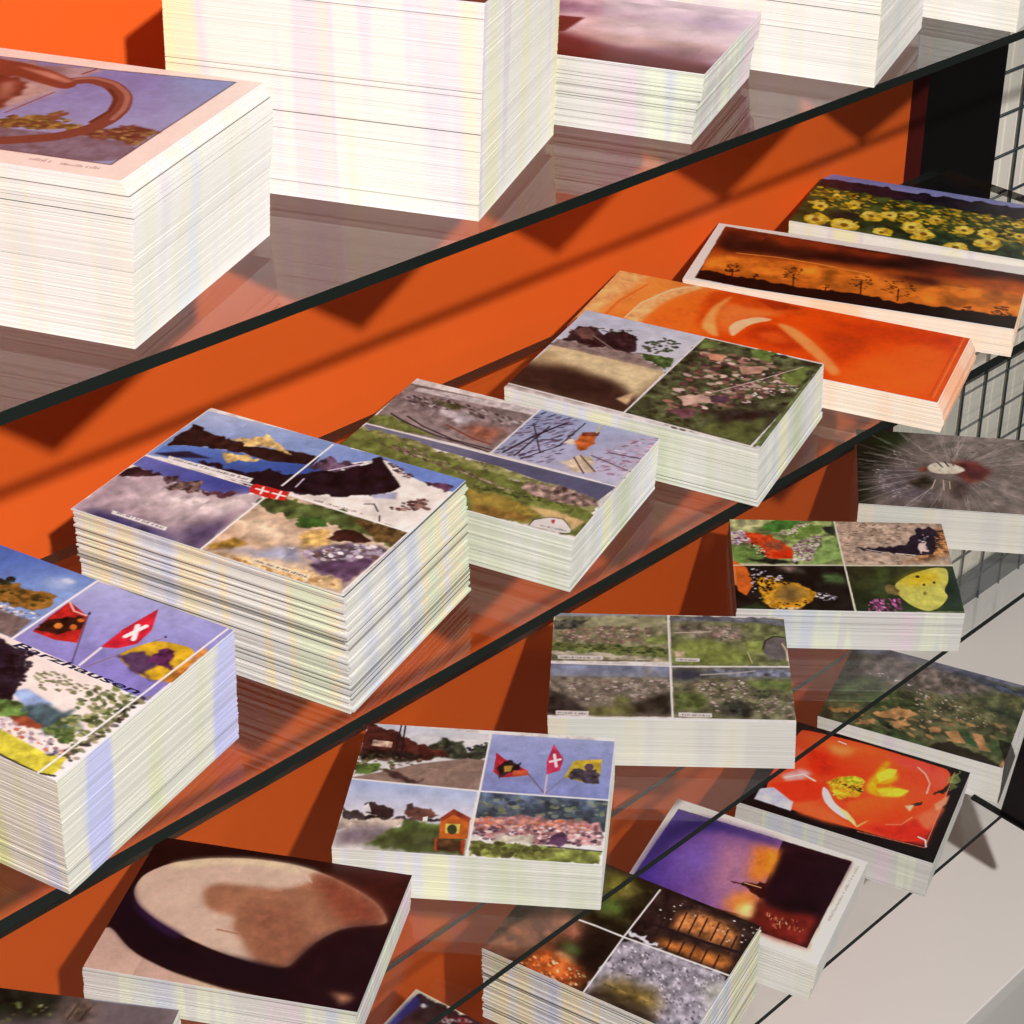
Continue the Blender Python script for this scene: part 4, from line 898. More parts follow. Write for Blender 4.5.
        ('L',(206,194,186),.32,[.714,.144,.607,.334]),
        ('L',(120,104,98),.32,[.476,.658,.465,.763]),
        ('L',(160,146,138),.32,[.148,.252,.199,.271]),
        ('L',(186,174,166),.32,[.722,.436,.956,.448]),
        ('L',(96,84,80),.32,[.094,.873,.01,.897]),
        ('L',(206,194,186),.32,[.506,.17,.597,-.176]),
        ('L',(120,104,98),.32,[.543,.562,.574,.629]),
        ('L',(160,146,138),.32,[.096,.491,.179,.476]),
        ('L',(186,174,166),.32,[.634,.355,.823,.262]),
        ('L',(96,84,80),.32,[.343,.905,.303,.936]),
        ('L',(206,194,186),.32,[.354,.289,.237,.021]),
        ('L',(120,104,98),.32,[.928,.558,1.078,.646]),
        ('L',(160,146,138),.32,[.174,.655,.276,.585]),
        ('L',(186,174,166),.32,[.526,.365,.619,.227]),
        ('L',(96,84,80),.32,[.568,.801,.552,.824]),
        ('L',(206,194,186),.32,[.301,.426,.058,.308]),
        ('L',(120,104,98),.32,[.902,.305,1.055,.315]),
        ('L',(160,146,138),.32,[.317,.707,.045,1.04]),
        ('L',(186,174,166),.32,[.412,-.002,.458,.312]),
        ('L',(96,84,80),.32,[.701,.628,.677,.646]),
        ('L',(206,194,186),.32,[.335,.515,.074,.554]),
        ('L',(120,104,98),.32,[.745,.166,.85,.126]),
        ('L',(160,146,138),.32,[.454,.662,.398,1.025]),
        ('L',(186,174,166),.32,[.185,.21,.057,.04]),
        ('L',(96,84,80),.32,[.719,.463,.665,.497]),
        ('L',(206,194,186),.32,[.059,.839,.214,.679]),
        ('L',(120,104,98),.32,[.542,.168,.585,.119]),
        ('L',(160,146,138),.32,[.53,.571,.675,.853]),
        ('L',(186,174,166),.32,[.106,.449,-.084,.394]),
        ('L',(96,84,80),.32,[.644,.371,1.119,.148]),
        ('L',(206,194,186),.32,[.297,.899,.378,.673]),
        ('L',(120,104,98),.32,[.381,.273,.385,.244]),
        ('L',(160,146,138),.32,[.903,.612,.8,.621]),
        ('L',(186,174,166),.32,[.162,.625,-.01,.668]),
        ('L',(96,84,80),.32,[.539,.368,.829,-.02]),
        ('L',(206,194,186),.32,[.527,.819,.537,1.083]),
        ('L',(120,104,98),.32,[.313,.407,.315,.401]),
        ('L',(160,146,138),.32,[.907,.352,.766,.435]),
        ('L',(186,174,166),.32,[.295,.695,.188,.792]),
        ('L',(96,84,80),.32,[.471,-.018,.501,.025]),
        ('L',(206,194,186),.32,[.676,.657,.826,.839]),
        ('L',(120,104,98),.32,[.335,.502,-.211,.524]),
        ('L',(160,146,138),.32,[.773,.192,.637,.361]),
        ('L',(186,174,166),.32,[.433,.665,.399,.768]),
        ('L',(96,84,80),.32,[.226,.171,.272,.208]),
        ('L',(206,194,186),.32,[.712,.491,.93,.552]),
        ('L',(120,104,98),.32,[.03,.8,-.059,.808]),
        ('L',(160,146,138),.32,[.577,.17,.751,-.159]),
        ('L',(186,174,166),.32,[.517,.58,.533,.654]),
        ('L',(96,84,80),.32,[.121,.407,.203,.414]),
        ('L',(206,194,186),.32,[.652,.388,.853,.334]),
        ('L',(120,104,98),.32,[.253,.889,.206,.91]),
        ('L',(160,146,138),.32,[.409,.259,.369,-.04]),
        ('L',(186,174,166),.32,[.872,.664,.993,.778]),
        ('L',(96,84,80),.32,[.155,.594,.267,.546]),
        ('L',(206,194,186),.32,[.551,.374,.674,.255]),
        ('L',(120,104,98),.32,[.485,.832,.465,.848]),
        ('L',(160,146,138),.32,[.328,.388,.131,.215]),
        ('L',(186,174,166),.32,[.907,.4,1.052,.438]),
        ('L',(96,84,80),.32,[.275,.68,-.062,.962]),
        ('L',(206,194,186),.32,[.529,-.028,.504,.306]),
        ('L',(120,104,98),.32,[.648,.684,.625,.693]),
        ('L',(160,146,138),.32,[.337,.488,.085,.47]),
        ('L',(186,174,166),.32,[.797,.222,.911,.203]),
        ('L',(96,84,80),.32,[.412,.665,.273,1.021]),
        ('L',(206,194,186),.32,[.27,.137,.196,-.06]),
        ('L',(120,104,98),.32,[.703,.519,.65,.539]),
        ('L',(160,146,138),.32,[.005,.757,.186,.629]),
        ('P',(60,46,30),[.243,.676,.351,.54,.38,.696,.3,.757],.02,.4,30),
        ('P',(112,40,34),[.462,.378,.569,.346,.661,.436,.626,.583,.537,.645,.49,.538],.02,.35,30),
        ('P',(90,30,40),[.53,.437,.659,.46,.592,.589],.02,.2,25),
        ('P',(130,60,40),[.301,.478,.354,.45,.352,.528,.308,.524],.012,.3,25),
        ('P',(84,64,60),[.452,.614,.529,.623,.538,.804,.474,.882,.444,.798],.025,.3,25),
        ('P',(236,222,200),[.345,.47,.374,.406,.427,.384,.496,.407,.546,.469,.49,.533,.403,.542,.36,.526],.008,.12,40),
        ('L',(50,34,36),1.2,[.401,.389,.424,.451]),
        ('L',(50,34,36),1.2,[.438,.377,.455,.436]),
        ('L',(70,50,40),.8,[.471,.376,.482,.426]),
        ('L',(214,196,160),.8,[.422,.62,.42,.757]),
        ('L',(214,196,160),.8,[.383,.627,.361,.746]),
        ('L',(214,190,150),.8,[.451,.638,.451,.729]),
        ('S',[(220,210,206),(160,150,150)],12,.7,1.8,[.099,.492,.144,.493,.145,.615,.093,.624],3,0),
        ('S',[(220,210,206),(160,150,150)],12,.7,1.8,[.117,.675,.162,.676,.162,.795,.111,.805],3,30),
        ('S',[(220,210,206),(160,150,150)],12,.7,1.8,[.178,.273,.224,.274,.224,.4,.171,.409],3,60),
        ('S',[(220,210,206),(160,150,150)],12,.7,1.8,[.229,.348,.275,.35,.275,.474,.222,.483],3,90),
        ('S',[(220,210,206),(160,150,150)],12,.7,1.8,[.084,.589,.129,.59,.13,.71,.078,.719],3,120),
        ('S',[(220,210,206),(160,150,150)],12,.7,1.8,[.166,.781,.211,.782,.211,.899,.159,.908],3,150)]),
    'oval': (300, 202, 1.1, [
        ('P',(36,14,12),[-1.066,-.365,1.489,-1.183,1.854,1.485,-.162,2.106],.004,.15,10),
        ('P',(64,22,18),[.579,-.024,.98,-.095,1.005,.298,.922,.272,.752,.087],.03,.15,25),
        ('P',(196,166,150),[-.009,.668,.136,.848,.314,.938,.518,.993,.757,1.011,1.028,1.019,.996,1.207,-.006,1.014,-.015,.944],.004,.05,12),
        ('P',(208,182,150),[.314,.938,.516,.989,.757,1.011,.768,1.054,.489,1.025],.01,.05,25),
        ('P',(206,180,160),[.018,.425,.023,.303,.093,.191,.22,.112,.371,.064,.53,.053,.671,.085,.823,.172,.917,.248,.979,.358,.966,.393,.832,.455,.757,.579,.715,.728,.694,.795,.588,.8,.43,.756,.269,.682,.141,.596,.059,.518],.004,.04,12),
        ('P',(222,204,168),[.093,.191,.22,.109,.37,.062,.53,.053,.671,.085,.597,.108,.434,.1,.257,.147,.118,.232],.012,.05,25),
        ('P',(164,114,86),[.279,.383,.275,.318,.318,.277,.422,.266,.552,.257,.628,.185,.648,.16,.621,.101,.702,.102,.823,.172,.917,.248,.979,.358,.966,.393,.832,.455,.757,.579,.715,.728,.694,.795,.591,.798,.554,.742,.49,.638,.436,.58,.441,.496,.348,.492,.305,.454],.012,.08,12),
        ('P',(136,72,52),[.624,.113,.715,.104,.916,.243,.979,.358,.948,.398,.83,.446,.757,.35],.03,.1,25),
        ('P',(150,98,74),[.436,.426,.594,.323,.757,.579,.703,.78,.592,.791],.03,.08,25),
        ('L',(166,118,92),1,[.391,.606,.471,.614]),
        ('P',(206,180,160),[.56,.065,.606,.092,.652,.177,.615,.157],.006,.05,25),
        ('P',(24,12,22),[-.009,.668,-.042,.471,-.01,.327,.049,.508,.144,.608,.284,.69,.279,.717,.433,.767,.705,.792,1.019,.742,1.051,1.011,.75,.979,.512,.971,.308,.916,.129,.826],.012,.15,12),
        ('P',(60,34,90),[.026,.45,.072,.54,.175,.624,.284,.69,.279,.717,.154,.643,.06,.544],.012,.1,25),
        ('P',(30,12,20),[.705,.792,.739,.61,.832,.455,.984,.382,1.024,.764,1.019,.976,.752,.99],.02,.15,25),
        ('P',(170,120,90),[.883,.914,.924,.878,.959,.925,.946,.976],.012,.2,25)]),
    'deck': (160, 112, 1.0, [
        ('P',(112,102,106),[-.418,-.397,1.093,-.728,1.506,1.081,.26,1.344],.01,.12,14),
        ('P',(24,28,18),[-.37,-.274,.37,.001,.6,.005,.61,.11,.432,.195,-.148,.297],.03,.5,30),
        ('S',[(110,120,70),(60,70,40),(160,160,120)],60,1,3,[.196,.105,.597,.066,.591,.138,.436,.206,.241,.236],1.6,0),
        ('P',(100,84,70),[.6,.029,.697,.008,.735,.142,.639,.162],.03,.4,40),
        ('L',(50,40,36),.8,[.646,.138,.658,.041]),
        ('L',(50,40,36),.8,[.687,.14,.703,.055]),
        ('L',(160,176,200),.9,[.696,.006,.961,-.001,1.002,-0])]),
    'r4aerial': (290, 208, 1.05, [
        ('P',(96,100,60),[-.763,-.093,1.349,-1.45,1.687,1.385,-.08,2.499],.01,.4,20),
        ('P',(112,116,140),[-.093,-.073,.271,-.057,.554,-.026,.95,-.042,1.518,-.033,1.537,.121,.936,.054,.573,.081,-.067,.159],.015,.25,20),
        ('P',(70,80,110),[.398,.074,.64,.038,.892,.082,1.527,.044,1.533,.095,.878,.148,.61,.145],.012,.4,30),
        ('P',(124,112,104),[-.055,.212,.293,.051,.698,.089,.834,.176,.625,.366,.365,.417,.136,.389,-.008,.422],.03,.35,25),
        ('P',(84,104,54),[.015,.525,.174,.394,.364,.532,.492,.564,.463,.666,.216,.767,.038,.74],.02,.35,25),
        ('S',[(84,106,56),(60,84,44),(130,120,70),(150,120,90)],240,1.5,4.2,[.015,.525,.487,.282,.96,.209,1.419,.113,1.374,.651,.937,.797,.344,.797],2.8,12),
        ('S',[(206,150,86),(190,130,76),(214,170,110)],46,2,6,[.027,.803,.501,.614,.67,.617,1.008,.512,1.042,.731,.604,.903,.204,.995,.028,.97],2.4,12),
        ('P',(200,146,80),[.041,.864,.16,.789,.192,.824,.049,.901],.006,.2,25),
        ('P',(206,150,84),[.259,.796,.386,.645,.5,.67,.389,.782,.288,.819],.006,.2,25),
        ('P',(196,140,80),[.191,.935,.282,.85,.305,.899,.199,.971],.006,.2,25),
        ('P',(206,150,84),[.362,.826,.448,.772,.47,.826,.398,.885],.006,.2,25),
        ('P',(204,148,84),[.652,.778,.714,.726,.776,.847,.716,.871],.005,.15,25),
        ('P',(58,96,50),[.729,.715,.774,.701,.842,.857,.787,.84],.005,.2,25),
        ('P',(210,146,90),[.787,.706,.839,.7,.919,.862,.857,.875],.005,.15,25),
        ('P',(206,150,84),[.556,.772,.617,.719,.641,.785,.58,.837],.006,.2,25),
        ('P',(76,100,50),[.858,.742,1.027,.634,1.04,.863,.913,.865],.02,.3,25),
        ('P',(200,150,100),[.977,.903,1.032,.816,1.042,1.016,1.01,1.137],.01,.2,25),
        ('S',[(190,150,130),(150,116,106),(226,206,196),(120,96,90)],150,.9,2.2,[.404,.364,.629,.392,.881,.455,.858,.607,.606,.658,.548,.858,.494,.701],1.6,10),
        ('S',[(240,236,236)],24,1,2,[.102,.351,.202,.288,.509,.397,.46,.527,.404,.364],2,0),
        ('P',(40,54,34),[.282,.85,.354,.845,.468,.935,.4,.952],.01,.4,25),
        ('P',(54,64,44),[.747,.373,.933,.339,1.018,.396,.949,.439],.015,.4,25),
        ('P',(50,40,26),[.605,.969,.693,.873,.84,.911,.982,.964,.989,1.029,.862,1.04,.626,1.021],.008,.25,30),  # shadow cast by a stack above, painted into the print as a dark patch
        ('P',(66,88,44),[.183,1.008,.311,.927,.468,.935,.622,.997,.414,1.023],.015,.35,25)]),
    'poppy': (290, 206, 1.4, [
        ('P',(22,16,18),[-.768,-.104,1.424,-1.568,1.835,1.425,.045,2.598],.004,.1,12),
        ('P',(228,76,36),[.101,.079,.156,.058,.456,.024,.771,.035,.933,.043,.936,.87,.6,.91,.072,.908],.002,.08,10),
        ('G',(240,92,36),(222,56,24),[.363,.085,.37,.459],[.131,.12,.458,.037,.727,.073,.686,.25,.528,.355,.382,.452,.274,.494],.015,.05,20),
        ('P',(206,46,20),[.162,.249,.318,.234,.376,.427,.292,.511],.03,.05,25),
        ('P',(250,140,70),[.268,.134,.421,.107,.392,.214,.318,.234],.02,.04,25),
        ('P',(232,76,60),[.57,.067,.773,.043,.892,.062,.887,.173,.769,.152,.665,.149],.012,.06,25),
        ('P',(196,200,224),[.068,.917,.07,.799,.128,.747,.249,.805,.263,.924],.006,.08,25),
        ('P',(246,160,160),[.131,.603,.206,.482,.272,.482,.244,.585,.169,.649],.012,.1,25),
        ('L',(252,206,196),1.6,[.154,.617,.231,.529,.303,.56]),
        ('P',(226,56,26),[.103,.726,.244,.585,.355,.56,.388,.644,.336,.803,.239,.826],.01,.06,25),
        ('P',(240,100,50),[.255,.842,.338,.76,.454,.819,.573,.901,.454,.927,.3,.921],.015,.06,25),
        ('P',(236,176,24),[.545,.434,.559,.32,.583,.131,.614,.154,.598,.322,.667,.22,.677,.299,.639,.394,.736,.372,.744,.441,.679,.521,.566,.526],.012,.12,25),
        ('P',(250,222,60),[.57,.312,.613,.207,.657,.198,.655,.285,.598,.379],.008,.08,25),
        ('P',(250,210,50),[.602,.46,.7,.382,.756,.373,.719,.47,.639,.511],.008,.08,25),
        ('P',(238,110,30),[.59,.404,.657,.359,.654,.401,.599,.443],.008,.05,25),
        ('P',(222,170,36),[.357,.539,.394,.449,.458,.39,.525,.399,.549,.51,.52,.607,.455,.66,.393,.613],.01,.22,50),
        ('S',[(240,206,50),(196,120,20),(250,224,90),(120,80,20)],110,.8,1.9,[.357,.539,.396,.457,.528,.412,.549,.537,.489,.638,.429,.658],1.6,0),
        ('P',(198,196,44),[.524,.413,.523,.428,.517,.444,.506,.459,.491,.471,.474,.479,.457,.481,.442,.478,.431,.47,.426,.457,.426,.442,.433,.426,.444,.411,.459,.399,.476,.392,.493,.389,.508,.392,.519,.401],.003,.25,60),
        ('S',[(44,26,26),(84,56,20)],40,.8,1.8,[.397,.464,.436,.506,.536,.477,.548,.533,.477,.53,.422,.515],1.6,0),
        ('P',(250,212,214),[.351,.585,.388,.617,.435,.71,.506,.771,.559,.836,.522,.841,.448,.796,.394,.737,.361,.662],.005,.06,25),
        ('P',(252,226,140),[.461,.739,.517,.764,.568,.824,.594,.882,.542,.842],.006,.08,25),
        ('L',(252,170,90),1.6,[.593,.877,.622,.805,.665,.717]),
        ('G',(244,104,40),(226,64,24),[.576,.575,.72,.777],[.487,.689,.575,.57,.753,.452,.855,.459,.813,.623,.718,.765,.626,.8,.563,.801],.012,.05,20),
        ('L',(250,150,100),1.1,[.719,.772,.785,.729,.82,.626]),
        ('P',(206,44,28),[.612,.854,.787,.738,.876,.567,.934,.609,.934,.859,.745,.893],.014,.06,25),
        ('P',(240,110,70),[.835,.608,.913,.435,.95,.437,.926,.694,.889,.692],.012,.06,25),
        ('L',(250,170,150),1.4,[.747,.109,.795,.155,.834,.237,.839,.346]),
        ('P',(236,84,60),[.814,.122,.897,.058,.917,.196,.862,.303],.014,.06,25),
        ('P',(60,44,40),[.786,.504,.838,.44,.839,.478,.798,.521],.003,.2,25),
        ('P',(250,190,150),[.764,.538,.806,.494,.798,.579],.008,.15,25),
        ('P',(244,150,110),[.894,.433,.947,.288,.949,.397,.917,.491],.01,.08,25),
        ('P',(104,120,66),[.914,.076,.954,.021,.963,.157,.931,.27],.005,.3,25),
        ('P',(36,30,26),[.868,.332,.933,.177,.936,.231,.887,.336],.004,.2,25),
        ('L',(252,240,240),1.2,[.885,.795,.923,.806,.937,.864]),
        ('L',(244,214,200),1.2,[.316,.081,.358,.089]),
        ('L',(244,140,110),.5,[.603,.921,.934,.877,.927,.047])]),
    'dolphin': (290, 206, 1.3, [
        ('P',(236,226,214),[-.805,-.14,1.343,-1.624,1.856,1.09,.097,2.285],.001,.02,25),
        ('P',(44,16,26),[.034,.095,.927,.045,.92,.893,.04,.905],.001,.1,12),
        ('G',(72,52,150),(150,100,150),[.023,.447,.439,.322],[.035,.1,.578,.066,.587,.194,.627,.801,.483,.827,.023,.891],.002,.05,20),
        ('P',(40,36,110),[.035,.1,.579,.07,.593,.123,.193,.167,.063,.527,.048,.849,.016,.871],.03,.06,25),
        ('P',(122,94,180),[.152,.385,.325,.294,.374,.549,.179,.682],.06,.04,25),
        ('P',(176,120,150),[.311,.249,.47,.247,.523,.524,.443,.78,.365,.606],.05,.05,25),
        ('P',(232,130,40),[.465,.184,.606,.167,.613,.385,.594,.501,.517,.502,.495,.336],.03,.12,20),
        ('P',(244,150,40),[.533,.191,.606,.18,.613,.385,.564,.393],.025,.1,25),
        ('P',(236,140,60),[.477,.806,.489,.673,.563,.573,.623,.606,.638,.794,.558,.824],.03,.1,25),
        ('P',(255,226,140),[.546,.783,.592,.677,.625,.704,.627,.801,.585,.83],.02,.05,25),
        ('P',(62,20,18),[.442,.558,.504,.549,.626,.478,.676,.52,.629,.627,.538,.577],.004,.2,25),
        ('L',(250,190,120),.7,[.515,.542,.597,.536]),
        ('P',(36,12,22),[.603,.156,.927,.045,.918,.479,.722,.688,.623,.606,.626,.478],.015,.15,12),
        ('P',(26,8,16),[.699,.604,.859,.445,.913,.557,.754,.714],.02,.1,25),
        ('P',(110,32,24),[.613,.638,.706,.674,.902,.613,.919,.889,.683,.908,.627,.801],.02,.25,16),
        ('S',[(206,130,90),(180,90,60),(236,180,140)],44,.8,1.8,[.658,.731,.823,.692,.882,.772,.734,.825],3,60),
        ('D',(110,100,96),2.2,[.951,.609,.961,.058]),
        ('L',(236,226,214),.3,[.961,.35,.963,.352])]),
    'autumn': (300, 212, 1.2, [
        ('P',(40,26,18),[-.902,.232,1.293,-1.533,1.984,1.104,.218,2.501],.004,.3,15),
        ('P',(44,40,20),[.058,.215,.226,.02,.514,.027,.493,.485,.127,.567],.01,.4,20),
        ('P',(124,124,40),[.232,.076,.342,.047,.402,.088,.384,.276,.31,.278],.03,.35,20),
        ('P',(96,130,50),[.308,.309,.399,.236,.432,.324,.353,.387],.025,.25,25),
        ('P',(150,140,60),[.348,.102,.425,.069,.436,.177,.371,.201],.025,.3,25),
        ('P',(150,90,60),[-.032,.863,.08,.634,.226,.517,.283,.584,.231,.817,.017,1.042],.05,.35,20),
        ('P',(190,120,90),[.17,.562,.28,.502,.388,.664,.294,.685],.04,.2,25),
        ('P',(92,120,56),[.274,.742,.37,.692,.432,.738,.366,.79],.02,.2,25),
        ('P',(190,180,130),[.294,.793,.396,.793,.39,.851,.3,.843],.015,.2,25),
        ('P',(206,96,36),[.185,.988,.231,.817,.382,.831,.483,.83,.479,.963,.23,1.058],.03,.35,25),
        ('S',[(236,150,70),(214,84,30),(246,206,150),(170,60,20)],110,1.2,2.8,[.142,1.022,.25,.829,.461,.847,.479,.963,.206,1.103],2,30),
        ('P',(30,22,16),[.339,.539,.498,.536,.492,.927,.38,.752],.03,.3,25),
        ('P',(52,34,32),[.518,.039,.996,.014,.977,.449,.508,.446],.003,.4,25),
        ('P',(196,120,60),[.643,.141,.833,.06,.944,.139,.958,.264,.664,.279],.02,.35,30),
        ('P',(204,116,44),[.637,.384,.766,.363,.979,.328,.974,.438,.654,.452],.02,.3,30),
        ('L',(44,26,26),1.1,[.628,.139,.641,.297]),
        ('L',(44,26,26),1.1,[.681,.125,.694,.283]),
        ('L',(44,26,26),1.1,[.729,.115,.741,.273]),
        ('L',(44,26,26),1.1,[.776,.106,.788,.264]),
        ('L',(44,26,26),1.1,[.832,.103,.843,.26]),
        ('L',(44,26,26),1.1,[.885,.131,.895,.287]),
        ('L',(44,26,26),1.1,[.691,.355,.703,.508]),
        ('L',(44,26,26),1.1,[.747,.351,.759,.504]),
        ('L',(44,26,26),1.1,[.799,.337,.81,.49]),
        ('L',(44,26,26),1.1,[.854,.333,.865,.486]),
        ('L',(44,26,26),1.1,[.913,.34,.923,.492]),
        ('L',(44,26,26),1.1,[.933,.148,.943,.303]),
        ('L',(44,26,26),1.1,[.607,.241,.62,.397]),
        ('L',(40,26,30),2.4,[.547,.317,.687,.303,.825,.289,.998,.259]),
        ('S',[(240,226,220),(90,60,60)],36,.8,1.6,[.542,.063,.993,.03,.979,.328,.87,.17,.569,.299],1.6,0),
        ('P',(206,206,220),[.513,.441,.651,.441,.662,.473,.52,.477],.006,.2,25),
        ('P',(158,152,166),[.504,.531,.55,.481,.995,.461,1.036,.622,1.164,1.083,.852,1.141,.498,1.012],.004,.3,30),
        ('S',[(206,200,214),(110,104,116),(80,74,84),(226,222,232),(150,140,156)],420,1,2.4,[.517,.548,.988,.48,1.137,.963,.866,1.032,.65,.749,.529,.766],1.8,40),
        ('P',(126,104,50),[.535,.854,.636,.786,.774,.78,.835,.909,.739,.985,.548,.96],.03,.35,25),
        ('P',(60,46,30),[.505,.994,.562,.923,.831,.936,.81,1.028],.02,.3,25),
        ('P',(190,190,180),[.926,.581,1.017,.483,1.069,.722,1.126,.971],.03,.2,25),
        ('L',(238,236,230),1.2,[.515,.036,.505,.476,.503,1.008]),
        ('L',(236,234,228),1.4,[.268,.511,.368,.501,.513,.497,.693,.481,1.001,.456])]),
    'palm': (160, 112, 1.0, [
        ('P',(230,222,196),[-1.143,-.4,.585,-1.963,1.638,.637,.268,1.857],.002,.03,25),
        ('P',(60,40,46),[.028,.025,.16,.017,.356,.002,.719,-.036,.759,.657,.041,.442],.004,.4,20),
        ('P',(50,60,140),[.015,.133,.031,.03,.075,.052,.052,.275,.041,.442,.013,.532],.012,.15,25),
        ('P',(226,226,232),[.073,.094,.086,.028,.112,.046,.094,.103],.01,.15,25),
        ('S',[(30,26,30),(60,50,60)],40,1,3,[.028,.039,.128,.032,.126,.074,.059,.067],2.5,30),
        ('S',[(150,50,60),(190,190,190),(90,40,50)],60,1,3,[.183,.09,.289,.022,.324,.03,.22,.131],1.6,0)]),
    'anchor': (300, 212, 0.78, [
        ('P',(255,244,234),[-1.982,-1.132,.535,-2.563,1.8,1.428,.287,2.188],.001,.02,25),
        ('G',(122,140,204),(150,166,214),[.684,.147,.869,.586],[-.852,.093,.239,.093,.555,.079,.931,.032,.926,.889,.626,.896,-.293,.966],.001,.04,20),
        ('P',(150,140,150),[-.47,.257,.243,.101,.497,.1,.558,.084,.545,.15,.496,.371,.479,.59,-.172,.754],.01,.2,12),
        ('P',(190,170,166),[.35,.323,.423,.285,.538,.318,.495,.523,.468,.567],.02,.1,25),
        ('L',(110,50,60),1,[.521,.153,.535,.09]),
        ('L',(130,90,90),.9,[.497,.595,.529,.354]),
        ('P',(112,112,132),[-.2,.708,.545,.727,.763,.696,.93,.696,.926,.889,.626,.896,-.065,.933],.004,.15,40),
        ('P',(120,104,56),[.2,.678,.507,.648,.572,.585,.598,.557,.631,.516,.649,.616,.728,.617,.767,.653,.545,.727,.26,.791],.006,.5,40),
        ('S',[(150,130,60),(90,60,50),(70,80,40)],80,1.6,3.4,[.512,.659,.653,.572,.746,.622,.545,.727],1.6,0),
        ('P',(120,80,70),[.604,.568,.629,.511,.639,.55,.643,.619],.004,.2,25),
        ('P',(96,60,56),[.748,.663,.811,.56,.884,.55,.921,.573,.927,.706,.757,.7],.008,.5,40),
        ('S',[(120,110,60),(80,50,46),(150,130,80)],70,1.6,3.2,[.753,.674,.823,.568,.917,.575,.916,.698],1.6,0),
        ('L',(112,64,56),7.5,[.53,.228,.571,.191,.64,.217,.71,.305,.751,.418,.766,.527,.757,.63,.706,.74,.596,.832,.425,.953,.085,.911]),
        ('L',(164,116,104),2.2,[.525,.208,.566,.171,.639,.196,.717,.286,.76,.413,.772,.523]),
        ('L',(70,36,34),1.8,[.65,.259,.704,.338,.735,.456,.732,.573]),
        ('P',(124,62,50),[-.286,-.061,.249,.115,.337,.119,.442,.162,.533,.227,.559,.276,.54,.323,.43,.281,.366,.251,.338,.298,-.049,.373],.006,.12,14),
        ('P',(196,140,124),[.322,.16,.432,.177,.532,.233,.519,.259,.413,.21],.01,.08,25),
        ('P',(96,44,40),[.325,.272,.43,.281,.46,.467,.468,.567,.19,.502],.01,.2,25),
        ('P',(186,140,120),[.362,.348,.384,.29,.436,.434,.439,.508],.015,.1,25),
        ('L',(60,50,60),.6,[.626,.896,.926,.889,.931,.032,.555,.079,.236,.088]),
        ('D',(90,60,70),2.2,[.73,.931,.786,.931]),
        ('D',(90,60,70),2,[.814,.934,.917,.927])]),
    'dusk': (240, 170, 1.0, [
        ('P',(210,196,210),[-.892,-1.249,.97,-2.467,1.576,1.577,.297,2.344],.02,.15,8),
        ('P',(172,150,190),[.009,.02,.537,.297,.749,.272,.959,.247,.982,.37,.756,.303,.137,.474],.05,.25,10),
        ('P',(214,200,206),[.345,.416,.693,.342,1.025,.411,1.006,.49,.657,.503,.463,.59],.04,.15,10),
        ('P',(160,130,150),[.537,.297,.673,.319,.629,.382],.03,.1,25),
        ('P',(190,160,150),[.445,.635,.684,.622,.998,.593,.984,.73,.784,.757,.468,.722],.05,.15,10),
        ('P',(120,90,106),[.657,.803,.839,.691,1.014,.711,.989,.821,.737,.85],.04,.2,10),
        ('P',(92,40,54),[-.346,.401,.453,.664,.575,.756,.797,.813,1.006,.841,1.01,.992,-.092,1.167],.03,.15,10),
        ('P',(74,24,38),[-.223,.771,.518,.921,.822,.924,1.005,.903,1.004,.995,-.057,1.275],.015,.1,10),
        ('P',(90,40,52),[.074,.513,.395,.439,.466,.43,.453,.664,.177,.868],.01,.1,25)]),
    'tall': (120, 84, 1.0, [
        ('P',(74,50,44),[0,0,1,0,1,1,0,1],0,.3,8),
        ('P',(150,160,190),[0,0,1,0,1,.4,.5,.3,0,.45],0,.15,6),
        ('P',(120,96,60),[0,.45,.5,.3,1,.4,1,.6,0,.65],0,.4,14)]),
    'pale': (120, 84, 1.0, [
        ('P',(170,176,190),[0,0,1,0,1,1,0,1],0,.1,6),
        ('P',(96,110,90),[0,.6,.4,.5,1,.65,1,1,0,1],0,.35,14)]),
    'end': (120, 84, 1.0, [
        ('P',(186,180,176),[0,0,1,0,1,1,0,1],0,.1,6),
        ('P',(110,90,80),[0,.55,.6,.62,1,.5,1,1,0,1],0,.35,12)]),
}


MUTED = {'r3aerial': .68, 'village': .75, 'rail': .78, 'r4aerial': .78, 'r3flags': .85, 'autumn': .85, 'dandel': .9}


def value_noise(Hh, Ww, freq, r, octaves=3):
    out = np.zeros((Hh, Ww))
    amp, tot = 1.0, 0.0
    for o in range(octaves):
        fx = max(2, int(freq * 2 ** o))
        fy = max(2, int(freq * 2 ** o * Hh / Ww))
        g = r.random((fy + 2, fx + 2))
        ys = np.linspace(0, fy, Hh)
        xs = np.linspace(0, fx, Ww)
        yi, xi = ys.astype(int), xs.astype(int)
        ty, tx = (ys - yi)[:, None], (xs - xi)[None, :]
        ty, tx = ty * ty * (3 - 2 * ty), tx * tx * (3 - 2 * tx)
        a = g[np.ix_(yi, xi)] * (1 - tx) + g[np.ix_(yi, xi + 1)] * tx
        b = g[np.ix_(yi + 1, xi)] * (1 - tx) + g[np.ix_(yi + 1, xi + 1)] * tx
        out += amp * (a * (1 - ty) + b * ty)
        tot += amp
        amp *= 0.55
    return out / tot * 2 - 1


